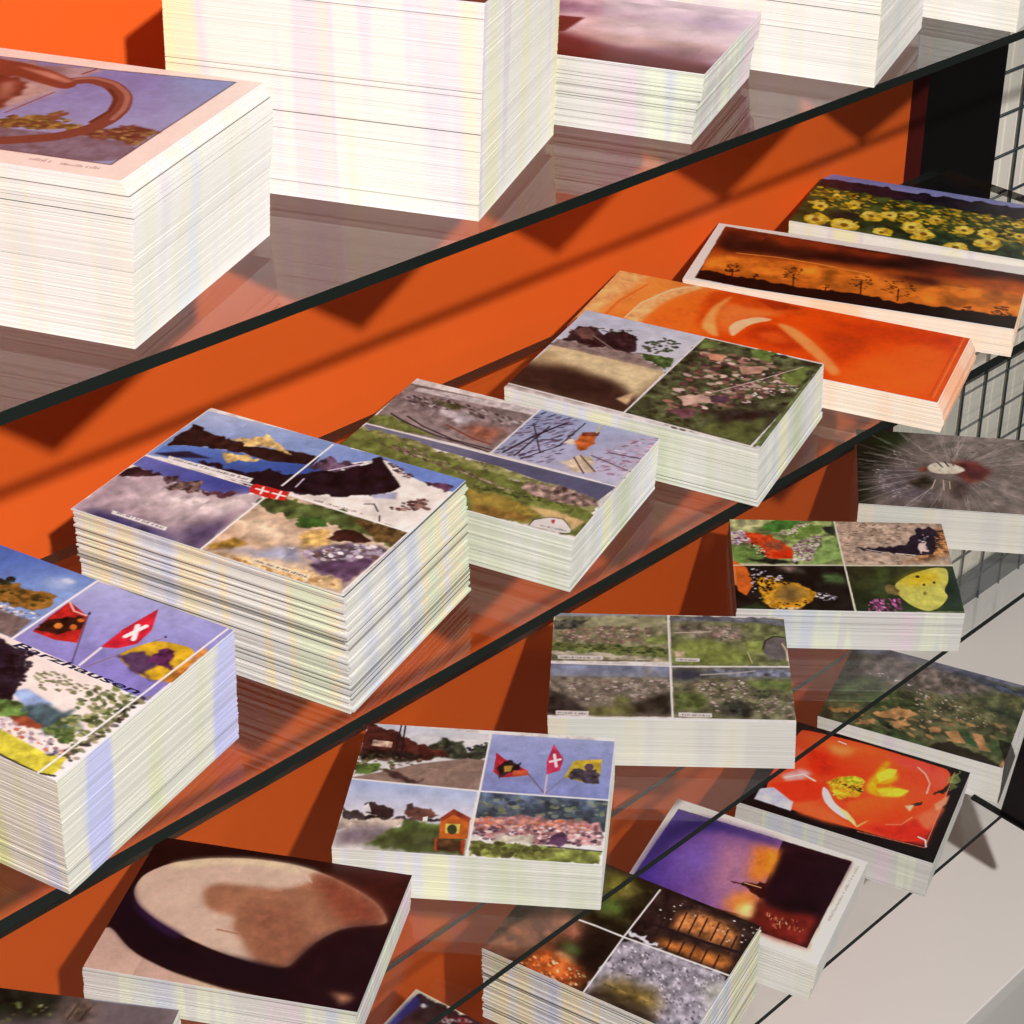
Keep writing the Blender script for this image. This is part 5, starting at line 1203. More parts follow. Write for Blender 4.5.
def blur(m, rad):
    rad = int(rad)
    if rad < 1:
        return m
    for _ in range(2):
        for ax in (0, 1):
            n = m.shape[ax]
            p = np.concatenate([np.repeat(np.take(m, [0], ax), rad, ax), m, np.repeat(np.take(m, [n - 1], ax), rad, ax)], ax)
            c = np.cumsum(p, ax)
            z = np.zeros_like(np.take(c, [0], ax))
            c = np.concatenate([z, c], ax)
            k = 2 * rad + 1
            m = (np.take(c, range(k, k + n), ax) - np.take(c, range(0, n), ax)) / k
    return m


def chaikin(p, closed=True, n=2):
    for _ in range(n):
        q = np.roll(p, -1, 0) if closed else p[1:]
        a = p if closed else p[:-1]
        m = np.empty((2 * len(a), 2))
        m[0::2] = a * .8 + q * .2
        m[1::2] = a * .2 + q * .8
        p = m if closed else np.concatenate([p[:1], m, p[-1:]])
    return p


class Canvas:
    SS = 2

    def __init__(self, w, h, seed):
        self.W, self.H = w * self.SS, h * self.SS
        self.a = np.full((self.H, self.W, 3), 238.0)
        self.r = np.random.default_rng(seed)
        self.cache = {}

    def noise(self, fq):
        if fq not in self.cache:
            self.cache[fq] = [value_noise(self.H, self.W, fq, self.r), 0]
        e = self.cache[fq]
        e[1] += 37
        return np.roll(e[0], (e[1], e[1] * 3), (0, 1))

    def mask(self, pts, soft=0.0, smooth=False, warp=0.0):
        p = np.array(pts, float).reshape(-1, 2) * (self.W, self.H)
        if soft < .012:
            soft *= 0.5
        if smooth and len(p) >= 7:
            p = chaikin(p)
        pad = int(soft * self.W * 2 + warp * self.W) + 3
        x0, y0 = np.floor(p.min(0)).astype(int) - pad
        x1, y1 = np.ceil(p.max(0)).astype(int) + pad
        x0, y0, x1, y1 = max(0, x0), max(0, y0), min(self.W, x1), min(self.H, y1)
        if x1 <= x0 or y1 <= y0:
            return None
        X, Y = np.meshgrid(np.arange(x0, x1) + .5, np.arange(y0, y1) + .5)
        m = np.zeros(X.shape, bool)
        if warp:
            sl = (slice(y0, y1), slice(x0, x1))
            X = X + self.noise(26)[sl] * warp * self.W
            Y = Y + self.noise(31)[sl] * warp * self.W
        for i in range(len(p)):
            (xa, ya), (xb, yb) = p[i - 1], p[i]
            if ya == yb:
                continue
            m ^= ((ya > Y) != (yb > Y)) & (X < (xb - xa) * (Y - ya) / (yb - ya) + xa)
        return (slice(y0, y1), slice(x0, x1)), blur(m.astype(float), soft * self.W), X, Y

    def put(self, sl, m, col):
        self.a[sl] = self.a[sl] * (1 - m[..., None]) + col * m[..., None]

    def poly(self, col, pts, soft, amp, fq):
        q = self.mask(pts, soft, amp < .2, .022 if amp >= .2 and soft >= .004 else 0.0)
        if q is None:
            return
        sl, m, _, _ = q
        n = self.noise(fq)[sl] * amp * 1.6
        self.put(sl, m, np.array(col, float) * (1 + n[..., None]) + 12 * amp * n[..., None])

    def grad(self, c0, c1, ab, pts, soft, amp, fq):
        q = self.mask(pts, soft)
        if q is None:
            return
        sl, m, X, Y = q
        a, b = np.array(ab[:2]) * (self.W, self.H), np.array(ab[2:]) * (self.W, self.H)
        d = b - a
        t = np.clip(((X - a[0]) * d[0] + (Y - a[1]) * d[1]) / (d @ d), 0, 1)[..., None]
        c = np.array(c0, float) * (1 - t) + np.array(c1, float) * t
        n = self.noise(fq)[sl] * amp * 1.6
        self.put(sl, m, c * (1 + n[..., None]))

    def line(self, col, wmm, pts, card_w):
        p = np.array(pts, float).reshape(-1, 2) * (self.W, self.H)
        if len(p) >= 6:
            p = chaikin(p, False)
        hw = wmm / card_w * self.W / 2
        for a, b in zip(p[:-1], p[1:]):
            d = b - a
            L2 = max(1e-6, d @ d)
            x0, y0 = np.floor(np.minimum(a, b) - hw - 2).astype(int)
            x1, y1 = np.ceil(np.maximum(a, b) + hw + 2).astype(int)
            x0, y0, x1, y1 = max(0, x0), max(0, y0), min(self.W, x1), min(self.H, y1)
            if x1 <= x0 or y1 <= y0:
                continue
            X, Y = np.meshgrid(np.arange(x0, x1) + .5, np.arange(y0, y1) + .5)
            t = np.clip(((X - a[0]) * d[0] + (Y - a[1]) * d[1]) / L2, 0, 1)
            dist = np.hypot(X - a[0] - t * d[0], Y - a[1] - t * d[1])
            m = np.clip(hw + .5 - dist, 0, 1)
            self.put((slice(y0, y1), slice(x0, x1)), m, np.array(col, float))

    def scatter(self, cols, n, s0, s1, pts, el, ang, card_w):
        p = np.array(pts, float).reshape(-1, 2) * (self.W, self.H)
        r = self.r
        lo, hi = p.min(0), p.max(0)
        done, tries = 0, 0
        while done < n and tries < n * 12:
            tries += 1
            c = lo + (hi - lo) * r.random(2)
            ins = False
            for i in range(len(p)):
                (xa, ya), (xb, yb) = p[i - 1], p[i]
                if (ya > c[1]) != (yb > c[1]) and c[0] < (xb - xa) * (c[1] - ya) / (yb - ya) + xa:
                    ins = not ins
            if not ins:
                continue
            done += 1
            s = r.uniform(s0, s1) / card_w * self.W / 2
            rx, ry = s * el ** .5, s / el ** .5
            th = math.radians(ang + r.uniform(-25, 25))
            q = int(max(rx, ry) + 2)
            x0, y0, x1, y1 = max(0, int(c[0]) - q), max(0, int(c[1]) - q), min(self.W, int(c[0]) + q + 1), min(self.H, int(c[1]) + q + 1)
            if x1 <= x0 or y1 <= y0:
                continue
            X, Y = np.meshgrid(np.arange(x0, x1) + .5 - c[0], np.arange(y0, y1) + .5 - c[1])
            u = X * math.cos(th) + Y * math.sin(th)
            v = -X * math.sin(th) + Y * math.cos(th)
            d = np.hypot(u / rx, v / ry)
            m = np.clip((1.1 - d) * 3, 0, 1) * r.uniform(.6, 1)
            col = np.array(cols[r.integers(len(cols))], float) * r.uniform(.85, 1.15)
            self.put((slice(y0, y1), slice(x0, x1)), m, col)

    def dashes(self, col, hmm, pts, card_w):
        # tiny lettering too small to read in the photograph
        p = np.array(pts, float).reshape(-1, 2)
        d = p[1] - p[0]
        L = np.hypot(d[0] * self.W, d[1] * self.H)
        hh = hmm / card_w * self.W
        t = 0.0
        up = np.array([-d[1] * self.H, d[0] * self.W])
        up /= np.hypot(*up)
        while t < 1:
            k = self.r.uniform(-.5, .2)
            a = (p[0] + d * t) * (self.W, self.H)
            e = (a + up * hh * k, a + up * hh * .5)
            if self.r.random() < .82:
                self.line(col, .3, np.array([q / (self.W, self.H) for q in e]).ravel(), card_w)
            t += hh * self.r.uniform(.3, .6) / L

    def result(self, gain, sat=1.0):
        n = self.noise(70) + .7 * self.noise(40)
        wt = np.clip((228 - self.a.min(2)) / 110, 0, 1)
        self.a *= (1 + .06 * n * wt)[..., None]
        a = self.a.reshape(self.H // self.SS, self.SS, self.W // self.SS, self.SS, 3).mean((1, 3))
        a = a * (1 + self.r.normal(0, .012, a.shape[:2])[..., None])
        g = a.mean(2, keepdims=True)
        a = g * (1 - sat) * np.array([1.02, .97, .99]) + a * sat
        a = np.clip(a / 255.0, 0, 1)
        lin = np.where(a <= 0.04045, a / 12.92, ((a + 0.055) / 1.055) ** 2.4) ** 1.07 * gain
        lin = np.clip(lin, 0, 0.88)
        return np.where(lin <= 0.0031308, lin * 12.92, 1.055 * lin ** (1 / 2.4) - 0.055)


def picture(key):
    w, h, gain, ops = PICTURES[key]
    cw = STACKS[key][5]
    c = Canvas(w, h, 11 + len(key) * 7 + ord(key[0]))
    for o in ops:
        if o[0] == 'P':
            c.poly(*o[1:])
        elif o[0] == 'G':
            c.grad(*o[1:])
        elif o[0] == 'L':
            c.line(*o[1:], cw)
        elif o[0] == 'D':
            c.dashes(*o[1:], cw)
        elif o[0] == 'S':
            c.scatter(*o[1:], cw)
    return c.result(gain, MUTED.get(key, 0.95))



# ------------------------------------------------------------------ the rack
M_ORANGE = mat_plain('orange_paint', (224, 93, 29), rough=0.55, spec=0.25, noise=0.04, scale=9.0)
M_PANEL_SHADE = mat_plain('panel_end_shade', (70, 12, 8), rough=0.6, spec=0.2)
M_BLACK = mat_plain('black_lacquer', (12, 8, 9), rough=0.45, spec=0.2)
M_WHITE = mat_plain('white_laminate', (240, 233, 228), rough=0.45, spec=0.3, noise=0.02, scale=4.0)
M_FLOOR = mat_plain('grey_floor', (120, 122, 118), rough=0.7, noise=0.12, scale=12.0)
M_WIRE = mat_plain('dark_teal_wire', (28, 44, 54), rough=0.4, spec=0.5)
M_CLOTH = mat_plain('ribbed_white_panel', (250, 241, 228), rough=0.85, spec=0.1, noise=0.06, scale=8.0, stretch=(6, 6, .6))
M_FOOT_SHADE = mat_plain('wall_foot_shade', (92, 96, 100), rough=0.6)
M_GLASS = mat_glass('shelf_glass', (0.95, 0.965, 0.96, 1))
M_GEDGE = mat_plain('glass_edge', (20, 26, 23), rough=0.18, spec=0.6, noise=0.25, scale=14.0)

# back panel
panel = empty('back_board', V(-150, PANEL_Y + 8, PLINTH_Z))
tag(panel, 'orange painted upright back panel of the rack behind the glass shelves', 'backboard')
OR = (-150, PANEL_Y + 8, PLINTH_Z)
box('panel_board', -1000, 581, PANEL_Y, PANEL_Y + 16, PLINTH_Z, 620, M_ORANGE, panel, OR)
box('shaded_end', 581, 603, PANEL_Y + 0.5, PANEL_Y + 16, PLINTH_Z, 620, M_PANEL_SHADE, panel, OR)['label'] = 'end of the panel with its shadow painted in as dark maroon'  # continues the orange panel; the shadow on its end is coloured in maroon

post = empty('display_board', V(670, 262, PLINTH_Z))
tag(post, 'black upright board standing in the gap between orange panel and wire grid', 'board')
OP = (670, 262, PLINTH_Z)
box('board_face', 612, 754, 255, 268, -150, 620, M_BLACK, post, OP, bevel=1)
box('leg', 600, 640, 256, 267, PLINTH_Z, -150, M_BLACK, post, OP)

# plinth
plinth = empty('display_plinth', V(0, 140, -ZOFF))
tag(plinth, 'wide white plinth board under all the shelves at lower right', 'plinth')
OQ = (0, 140, -ZOFF)
box('top_board', -1100, 1700, -21, 330, PLINTH_Z - 19, PLINTH_Z, M_WHITE, plinth, OQ, bevel=1.2)
box('plinth_body', -1080, 1680, 14, 320, -ZOFF, PLINTH_Z - 19, M_WHITE, plinth, OQ)

floor = box('floor', -3000, 3000, -3500, 1200, -ZOFF - 40, -ZOFF, M_FLOOR)
floor.location = V(0, 0, 0)
tag(floor, 'grey shop floor', kind='structure')

# ribbed white wall behind the grid: vertical pleats
vs, fs = [], []
x = 560.0
prof = []
while x < 1700:
    prof += [(x, 0.0), (x + 15.5, 0.0), (x + 16.5, 5.0), (x + 18.2, 5.0), (x + 19, 0.0)]
    x += 19
for px, dy in prof:
    vs.append(((px) * MM, (305 + dy) * MM, (PLINTH_Z) * MM))
    vs.append(((px) * MM, (305 + dy) * MM, 700 * MM))
for k in range(len(prof) - 1):
    fs.append((2 * k, 2 * k + 2, 2 * k + 3, 2 * k + 1))
wall = link_mesh('wall_back', vs, fs, M_CLOTH)
wall.location = V(0, 0, 0)
tag(wall, 'white ribbed wall behind the wire grid', kind='structure')

# wire grid
grid = empty('wire_grid', V(1000, 300, PLINTH_Z))
tag(grid, 'dark teal square wire grid panel before the white ribbed wall', 'grid')
OG = (1000, 300, PLINTH_Z)
for k in range(12):
    xx = 822 + 38 * k
    tube('upright_wire', (xx, 300, PLINTH_Z), (xx, 300, 300), 1.15, M_WIRE, grid, OG)
for k in range(23):
    zz = 280.8 - 40.3 * k
    if zz > PLINTH_Z + 20:
        tube('cross_wire', (818, 297.6, zz), (1245, 297.6, zz), 1.2, M_WIRE, grid, OG)


# dark grey strip: the shadow at the ribbed wall's foot, put in as colour
foot_shade_strip = box('wall_shade_strip', 840, 1690, 301.5, 304.5, PLINTH_Z, PLINTH_Z + 40, M_FOOT_SHADE)
foot_shade_strip.location = V(0, 0, 0)
tag(foot_shade_strip, 'dark strip standing in for the shadow at the foot of the ribbed wall', kind='structure')

# black sign holder clipped to the front of the lowest shelf at its right
hold = empty('sign_holder', V(466, -30, -428))
tag(hold, 'black upright plate clipped to the front edge of the lowest glass shelf', 'sign holder')
pv = [(466, 1.0, -428.2), (466, -9, -346), (466, -60, -336), (466, -66, -428.2)]
vs = [((x - 466 + dx) * MM, (y + 30) * MM, (z + 428) * MM) for dx in (0, 2.5) for x, y, z in pv]
fs = [(0, 1, 2, 3), (7, 6, 5, 4)] + [(k, 4 + k, 4 + (k + 1) % 4, (k + 1) % 4) for k in range(4)]
link_mesh('plate', vs, fs, M_BLACK, hold)
box('clip', 463.5, 468.5, -66, 26, -428.2, -426.4, M_BLACK, hold, (466, -30, -428))


# glass shelves
def glass_shelf(n, x0, x1, th, label):
    z = SHELF_Z[n]
    c = ((x0 + x1) / 2, SHELF_D / 2, z - th)
    v, f = box_vf((x0 - c[0]) * MM, (x1 - c[0]) * MM, -SHELF_D / 2 * MM, SHELF_D / 2 * MM, 0, th * MM)
    root = empty('glass_shelf', V(*c))
    tag(root, label, 'shelf', 'glass shelves of the rack')
    o = link_mesh('glass_pane', v, f[:2], M_GLASS, root)
    # the ground edges: four thin dark green strips in one polished band
    o2 = link_mesh('polished_edge', v, f[2:], M_GEDGE, root)
    o2['label'] = 'dark green polished edge'
    return root


glass_shelf(1, -700, 1000, 5.2, 'topmost glass shelf, carrying the tall white postcard stacks')
glass_shelf(2, -700, 600, 6.0, 'second glass shelf from the top, carrying the mountain and rose cards')
glass_shelf(3, -700, 1000, 4.4, 'third glass shelf from the top, carrying the oval mirror and butterfly cards')
glass_shelf(4, -700, 566, 4.4, 'lowest glass shelf, carrying the red poppy and purple sunset cards')

# ------------------------------------------------------------------ postcard stacks
M_PRINT = mat_picture('card_print')
EDGE = {
    'bone': mat_edges('edges_bone', (222, 218, 208), [(214, 210, 206), (224, 216, 196), (212, 214, 208)], 0.09, 0.8, 40, 2.0),
    'white': mat_edges('edges_white', (238, 234, 229), [(232, 222, 228), (238, 232, 214), (226, 228, 232)], 0.06, 0.7, 40, 0.0),
    'cream': mat_edges('edges_cream', (240, 236, 228), [(242, 236, 184), (230, 220, 230), (244, 238, 186)], 0.06, 0.85, 26, 3.1),
    'mixed': mat_edges('edges_mixed', (226, 223, 216), [(206, 208, 224), (238, 222, 190), (222, 226, 200)], 0.25, 0.9, 50, 5.3),
    'lime': mat_edges('edges_lime', (222, 219, 208), [(214, 218, 164), (196, 198, 232), (202, 200, 232)], 0.16, 1.0, 30, 1.9),
    'green': mat_edges('edges_green', (226, 224, 216), [(212, 218, 190), (228, 226, 238), (238, 236, 204)], 0.16, 0.9, 45, 7.7),
    'grey': mat_edges('edges_grey', (216, 213, 208), [(226, 206, 216), (228, 230, 206), (206, 210, 222)], 0.18, 0.8, 45, 9.9),
    'peach': mat_edges('edges_peach', (250, 232, 214), [(252, 214, 180), (252, 226, 200), (250, 240, 226)], 0.05, 0.9, 20, 4.4),
}


def shade_attr(me, cols):
    a = me.attributes.new('shade', 'FLOAT_COLOR', 'POINT')
    a.data.foreach_set('color', np.asarray(cols, np.float32).ravel())


def lerp_profile(prof, t):
    """prof: list of (height fraction, du, dv); linear between."""
    ts = [q[0] for q in prof]
    return np.interp(t, ts, [q[1] for q in prof]), np.interp(t, ts, [q[2] for q in prof])


def card_bundle(root, w, h, z0, z1, H, prof, mat, jit, dark, r, sheet, soft=0.10, right=None):
    """A packet of individual sheets, each with its own slight offset."""
    verts, faces, cols = [], [], []
    z = z0
    while z < z1 - 0.05:
        t = min(sheet * r.uniform(0.75, 1.5), z1 - z)
        if z1 - z - t < 0.15:
            t = z1 - z
        du, dv = lerp_profile(prof, (z + t / 2) / H)
        du += r.normal(0, jit)
        dv += r.normal(0, jit)
        a = r.normal(0, jit * 0.0035)
        shade = 1.0 - soft * r.random() ** 4
        dk = False
        tone = (shade, shade, shade)
        if r.random() < dark:
            dk = True
            s = r.uniform(0.12, 0.5)
            tone = (s * r.uniform(.9, 1.1), s, s * r.uniform(.9, 1.15))
            du -= 0.25
            dv += 0.2
            t = min(t, 0.45)
        ca, sa = math.cos(a), math.sin(a)
        base = len(verts)
        for zz in (z, z + t * (0.8 if dk else 0.985)):
            for sx, sy in ((-1, -1), (1, -1), (1, 1), (-1, 1)):
                lx, ly = sx * w / 2, sy * h / 2
                X = lx * ca - ly * sa + du
                Y = lx * sa + ly * ca + dv
                verts.append((X * MM, Y * MM, zz * MM))
                cols.append(tone + (1,))
        if right:
            for k in (1, 2, 6, 5):
                verts.append(verts[base + k])
                cols.append(right + (1,))
        for q in ((0, 3, 2, 1), (4, 5, 6, 7), (0, 1, 5, 4), (8, 9, 10, 11) if right else (1, 2, 6, 5), (2, 3, 7, 6), (3, 0, 4, 7)):
            faces.append(tuple(base + k for k in q))
        z += t
    o = link_mesh('card_bundle', verts, faces, mat, root)
    shade_attr(o.data, cols)
    return o


def top_card(root, w, h, z, du, dv, img, mat, thick=0.5):
    """One printed card: a fine grid carries the print, a skirt gives it its thickness."""
    Hh, Ww = img.shape[:2]
    xs = (np.linspace(-w / 2, w / 2, Ww) + du) * MM
    ys = (np.linspace(h / 2, -h / 2, Hh) + dv) * MM
    X, Y = np.meshgrid(xs, ys)
    bow = 0.0
    Z = np.full_like(X, (z + bow) * MM)
    top = np.stack([X, Y, Z], -1).reshape(-1, 3)
    idx = np.arange(Hh * Ww).reshape(Hh, Ww)
    quads = np.stack([idx[1:, :-1], idx[1:, 1:], idx[:-1, 1:], idx[:-1, :-1]], -1).reshape(-1, 4)
    ring = np.concatenate([idx[-1, :], idx[-2::-1, -1], idx[0, -2::-1], idx[1:-1, 0]])
    nt = len(top)
    rt = top[ring]
    rb = rt.copy()
    rb[:, 2] -= thick * MM
    n = len(ring)
    a = np.arange(n)
    b = (a + 1) % n
    side = np.stack([nt + n + a, nt + n + b, nt + b, nt + a], -1)
    verts = np.concatenate([top, rt, rb])
    me = bpy.data.meshes.new('top_card')
    faces = np.concatenate([quads, side])
    me.vertices.add(len(verts))
    me.vertices.foreach_set('co', verts.astype(np.float32).ravel())
    me.loops.add(faces.size)
    me.loops.foreach_set('vertex_index', faces.astype(np.int32).ravel())
    me.polygons.add(len(faces))
    me.polygons.foreach_set('loop_start', (np.arange(len(faces)) * 4).astype(np.int32))
    me.update(calc_edges=True)
    lin = np.where(img <= 0.04045, img / 12.92, ((np.clip(img, 0, 1) + 0.055) / 1.055) ** 2.4)
    cols = np.ones((len(verts), 4), np.float32)
    cols[:nt, :3] = lin.reshape(-1, 3)
    cols[nt:, :3] = 0.8
    at = me.attributes.new('print', 'FLOAT_COLOR', 'POINT')
    at.data.foreach_set('color', cols.ravel())
    me.materials.append(mat)
    o = bpy.data.objects.new('top_card', me)
    COL.objects.link(o)
    o.parent = root
    return o


#        shelf  x  y  theta  height  w  h  lean x, lean y (bottom of the stack, world mm)
STACKS = {
    'flags': (2, -238.5, 75.2, 17.4, 60.6, 148.0, 105.6, 0.1, 4.8),
    'alpine': (2, -95.4, 91.5, 19.0, 63.8, 147.4, 103.9, -0.8, -2.1),
    'rail': (2, 38.0, 90.2, 20.4, 30.9, 147.4, 105.2, -1.8, 0.7),
    'village': (2, 159.6, 78.8, 20.3, 35.8, 149.1, 105.0, 1.2, -0.3),
    'rose': (2, 265.3, 93.6, 22.7, 19.5, 228.2, 85.2, 2.2, -3.1),
    'sunset': (2, 371.3, 107.9, 27.4, 19.3, 210.0, 91.5, -0.6, -0.3),
    'sunfl': (2, 489.5, 117.0, 23.9, 18.0, 210.0, 92.5, 0.0, 0.0),
    'r3flags': (3, 21.2, 84.0, 40.8, 32.1, 147.7, 104.1, -1.2, -0.5),
    'r3aerial': (3, 179.5, 84.8, 44.4, 35.0, 148.6, 104.1, -0.2, -1.8),
    'butter': (3, 346.2, 80.8, 44.3, 32.8, 149.6, 105.6, 1.1, 2.0),
    'dandel': (3, 500.9, 96.0, 39.2, 33.7, 148.0, 105.2, 0.2, 0.2),
    'oval': (3, -123.5, 99.0, 34.1, 24.2, 144.7, 95.5, -2.2, 0.5),
    'deck': (3, -269.0, 105.8, 37.0, 20.0, 148.0, 105.0, 0.0, 0.0),
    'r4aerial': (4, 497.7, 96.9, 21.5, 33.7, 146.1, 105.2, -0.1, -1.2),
    'poppy': (4, 379.8, 75.0, 20.8, 32.5, 147.7, 104.9, -1.7, 2.4),
    'dolphin': (4, 249.1, 70.5, 19.6, 34.2, 146.7, 105.7, -1.7, 3.2),
    'autumn': (4, 129.6, 71.9, 16.4, 62.7, 148.5, 104.8, 0.0, 0.0),
    'palm': (4, -3.5, 78.9, 13.2, 20.0, 148.0, 105.0, 0.0, 0.0),
    'anchor': (1, -189.1, 96.6, 27.4, 66.2, 148.0, 105.7, -1.2, 1.3),
    'tall': (1, -23.0, 93.9, 29.2, 94.8, 142.0, 105.1, -3.0, 2.6),
    'dusk': (1, 108.7, 93.3, 25.7, 34.8, 148.0, 100.0, -2.5, 2.9),
    'pale': (1, 237.6, 86.6, 23.4, 72.0, 148.0, 105.0, 0.0, 0.0),
    'end': (1, 377.4, 85.5, 16.7, 60.0, 148.0, 105.0, 0.0, 0.0),
}
# edges, jitter, dark share, sheet, bundle splits (fractions of the height), profile (fraction, du, dv), label, group
G1, G2, G3, G4 = ['postcard stacks on the %s glass shelf' % s for s in ('topmost', 'second', 'third', 'lowest')]
INFO = {
    'flags': ('lime', 0.14, 0.05, 0.55, (0.30, 0.62), [(0, 0, 0), (1, 0, 0)],
              'postcard stack leftmost on the second shelf, top card with three flags'),
    'alpine': ('mixed', 0.6, 0.16, 1.0, (0.34, 0.62), [(0, 0, 0), (1, 0, 0)],
               'tall ragged postcard stack topped by four snowy mountain views'),
    'rail': ('green', 0.12, 0.09, 0.6, (0.36,), [(0, 0, 0), (1, 0, 0)],
             'postcard stack topped by railway curve, bird in branches and green valley'),
    'village': ('green', 0.12, 0.03, 0.5, (0.12,), [(0, 0.8, 0), (0.1, 0.8, 0), (0.13, 0, 0), (1, 0, 0)],
                'postcard stack topped by aerial village view and yellow field, beside the orange rose'),
    'rose': ('peach', 0.12, 0.0, 0.5, (), [(0, -0.5, 0), (0.35, 2.6, 0), (0.7, 2.2, 0), (1, 0, 0)],
             'low stack of long postcards topped by an orange rose close-up'),
    'sunset': ('peach', 0.12, 0.0, 0.5, (), [(0, 0, 0), (1, 0, 0)],
               'low stack of long white-bordered postcards showing orange sunset with bare trees'),
    'sunfl': ('cream', 0.12, 0.0, 0.5, (), [(0, 0, 0), (1, 0, 0)],
              'low stack of long postcards topped by a sunflower field'),
    'r3flags': ('green', 0.1, 0.02, 0.5, (0.30, 0.72), [(0, 0, 0), (1, 0, 0)],
                'postcard stack on the third shelf with flags, street and village pictures'),
    'r3aerial': ('bone', 0.08, 0.01, 0.5, (0.45,), [(0, 0, 0), (1, 0, 0)],
                 'postcard stack topped by four small aerial landscape pictures'),
    'butter': ('grey', 0.14, 0.04, 0.55, (0.55,), [(0, 0, 0), (1, 0, 0)],
               'postcard stack topped by four butterfly pictures'),
    'dandel': ('bone', 0.08, 0.01, 0.5, (0.2,), [(0, 0, 0), (1, 0, 0)],
               'postcard stack topped by a grey dandelion seed head close-up'),
    'oval': ('grey', 0.16, 0.05, 0.6, (0.5,), [(0, 0, 0), (0.7, 0, 0), (0.75, -0.8, 0), (1, 0, 0)],
             'postcard stack topped by a dark brown card with a pale oval mirror'),
    'deck': ('bone', 0.2, 0.02, 0.5, (), [(0, 0, 0), (1, 0, 0)],
             'postcard stack cut off at the lower left corner, grey card with dark foliage'),
    'r4aerial': ('white', 0.1, 0.02, 0.55, (0.3, 0.65), [(0, 0, 0), (1, 0, 0)],
                 'postcard stack topped by one aerial view of green and orange fields'),
    'poppy': ('grey', 0.14, 0.03, 0.6, (0.75,), [(0, 0, 0), (1, 0, 0)],
              'postcard stack topped by a black-bordered red poppy blossom'),
    'dolphin': ('white', 0.1, 0.01, 0.6, (0.35, 0.65), [(0, -0.6, 0), (0.35, -0.6, 0), (0.37, 0.6, 0), (1, 0, 0)],
                'postcard stack topped by a white-bordered purple and orange harbour sunset'),
    'autumn': ('mixed', 0.45, 0.12, 0.8, (0.5,), [(0, 0, 0), (1, 0, 0)],
               'postcard stack topped by four autumn forest and frost pictures'),
    'palm': ('bone', 0.2, 0.02, 0.5, (), [(0, 0, 0), (1, 0, 0)],
             'mostly hidden postcard stack at the bottom edge, cream-bordered card with blue stripe'),
    'anchor': ('white', 0.07, 0.012, 0.5, (0.47, 0.83), [(0, 0, 0), (0.46, 1.5, 0), (0.48, 2.2, 0), (0.80, 4.6, -0.6), (0.9, 4.0, -0.6), (1, 0, 0.0)],
               'postcard stack leftmost on the top shelf, card with a large metal ring before a castle'),
    'tall': ('cream', 0.06, 0.01, 0.45, (0.33, 0.575, 0.60, 0.93), [(0, 0, 0), (1, 0, 0)],
             'tallest cream-edged postcard stack on the top shelf, second from the left'),
    'dusk': ('grey', 0.2, 0.04, 0.6, (0.62, 0.75), [(0, 0, 0), (0.6, 0, 0), (0.64, 1.6, 0), (1, 1.0, 0)],
             'postcard stack on the top shelf topped by a purple cloudy dusk'),
    'pale': ('white', 0.1, 0.015, 0.5, (0.35, 0.7), [(0, 0, 0), (1, 0, 0)],
             'tall white postcard stack on the top shelf right of the purple dusk card'),
    'end': ('white', 0.1, 0.01, 0.5, (0.5,), [(0, 0, 0), (1, 0, 0)],
            'pale postcard stack at the upper right corner, last on the top shelf'),
}
CAPTIONS = []

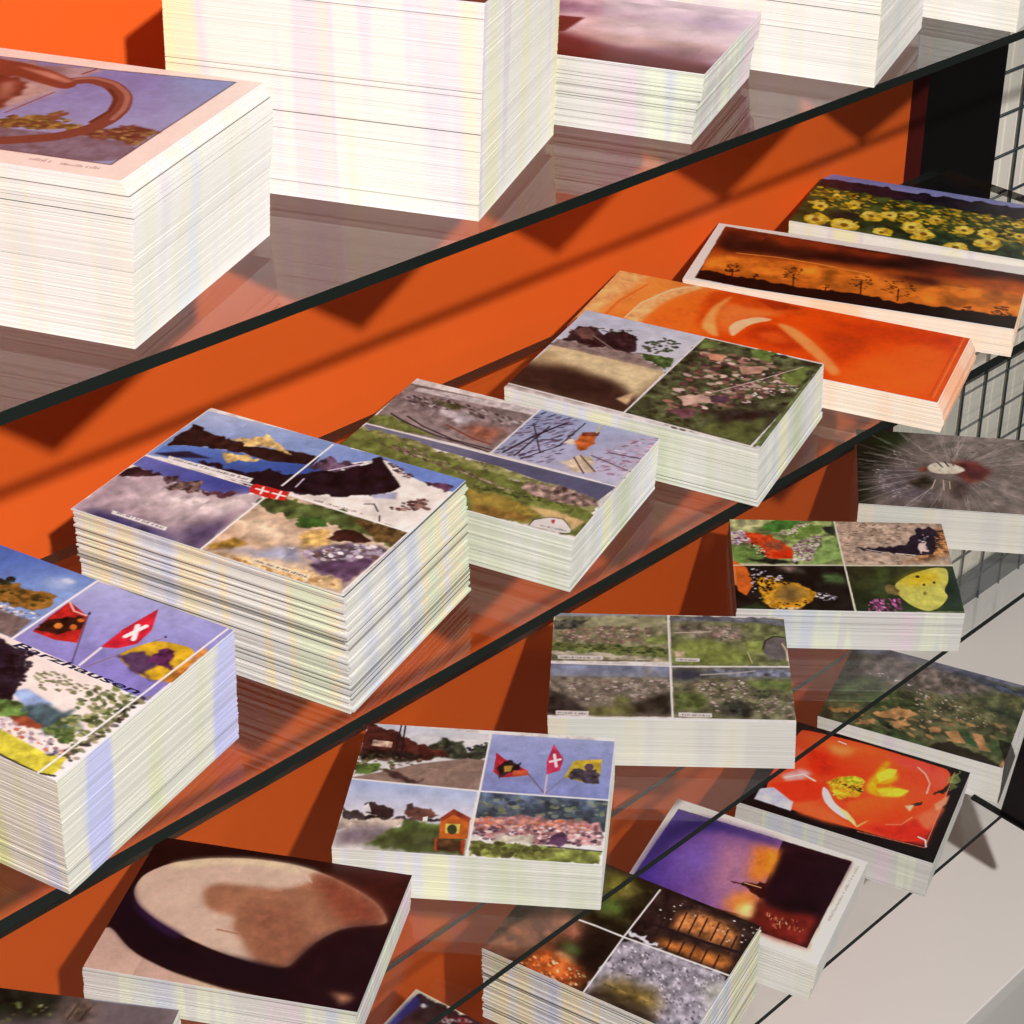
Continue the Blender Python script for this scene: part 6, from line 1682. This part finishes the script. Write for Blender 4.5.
for si, (key, st) in enumerate(STACKS.items()):
    shelf, cx, cy, th, H, w, h, lx, ly = st
    edge, jit, dark, sheet, splits, prof, label = INFO[key]
    r = np.random.default_rng(100 + si)
    a = math.radians(th)
    # local +x of the card runs towards the shelf's front edge, local +y along the shelf
    root = empty('postcard_stack', V(cx, cy, SHELF_Z[shelf]), a - math.pi / 2)
    tag(root, label, 'postcard stack', (G1, G2, G3, G4)[shelf - 1])
    ux, uy = math.sin(a), -math.cos(a)
    vx, vy = math.cos(a), math.sin(a)
    bu, bv = lx * ux + ly * uy, lx * vx + ly * vy
    pf = [(t, du + bu * (1 - t), dv + bv * (1 - t)) for t, du, dv in prof]
    z0 = 0.15
    cuts = [z0] + [s * H for s in splits] + [H - 0.55]
    for c0, c1 in zip(cuts[:-1], cuts[1:]):
        card_bundle(root, w, h, c0, c1 - (0.35 if c1 < H - 1 else 0), H, pf, EDGE[edge], jit, dark, r, sheet, right=(1.0, 0.5, 0.3) if key == 'rose' else None)
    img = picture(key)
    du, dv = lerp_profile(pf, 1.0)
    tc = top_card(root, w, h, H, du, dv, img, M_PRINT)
    STACKS[key] = st + (root, tc)
    if key == 'flags':
        # place name across the card, standing a hair above the print
        fc = bpy.data.curves.new('caption', 'FONT')
        fc.body = 'Barzhausen'
        fc.size = 0.0047
        fc.shear = 0.25
        fc.offset = 0.0001
        fc.resolution_u = 3
        fo = bpy.data.objects.new('caption', fc)
        COL.objects.link(fo)
        bpy.context.view_layer.update()
        me = bpy.data.meshes.new_from_object(fo.evaluated_get(bpy.context.evaluated_depsgraph_get()))
        COL.objects.unlink(fo)
        bpy.data.objects.remove(fo)
        xs = [v.co.x for v in me.vertices]
        kx = 0.066 / (max(xs) - min(xs))
        for v in me.vertices:
            v.co.x = (v.co.x - min(xs)) * kx
        cap = bpy.data.objects.new('caption', me)
        COL.objects.link(cap)
        me.materials.append(mat_plain('caption_ink', (30, 28, 66), rough=0.5))
        cap.parent = tc
        cap.location = ((0.507 - 0.5) * w * MM, (0.5 - 0.495) * h * MM, (H + 0.12) * MM)
        cap['label'] = 'dark slanted place name lettering'

# ------------------------------------------------------------------ light, world, camera
lt = bpy.data.lights.new('shop_spotlight', 'POINT')
lt.energy = LIGHT_W
lt.color = (1.0, 0.985, 0.962)
lt.shadow_soft_size = 0.022
lo = bpy.data.objects.new('shop_spotlight', lt)
lo.location = V(-601, -1237, 1185)
COL.objects.link(lo)

world = bpy.data.worlds.new('World')
scene.world = world
world.use_nodes = True
wn = world.node_tree
bg = wn.nodes['Background']
bg.inputs['Color'].default_value = (1.0, 0.93, 0.88, 1)
bg.inputs['Strength'].default_value = WORLD

cam = bpy.data.cameras.new('camera')
co = bpy.data.objects.new('camera', cam)
COL.objects.link(co)
cam.sensor_fit = 'HORIZONTAL'
cam.sensor_width = 36.0
cam.lens = 36.0 * 1825.224 / 1024.0
cam.shift_x = -(627.748 - 512.0) / 1024.0
cam.shift_y = -(512.0 - 340.058) / 1024.0
cam.clip_start = 0.05
cam.clip_end = 60
co.location = V(-498.454, -523.912, 527.633)
co.rotation_mode = 'XYZ'
co.rotation_euler = (1.08548792, -0.0220392, -0.79290607)
scene.camera = co

scene.view_settings.view_transform = 'Standard'
scene.view_settings.look = 'None'
scene.view_settings.exposure = 0.0
scene.cycles.transparent_max_bounces = 24
scene.cycles.max_bounces = 10
scene.cycles.glossy_bounces = 6
scene.cycles.sample_clamp_indirect = 6
scene.cycles.use_denoising = True
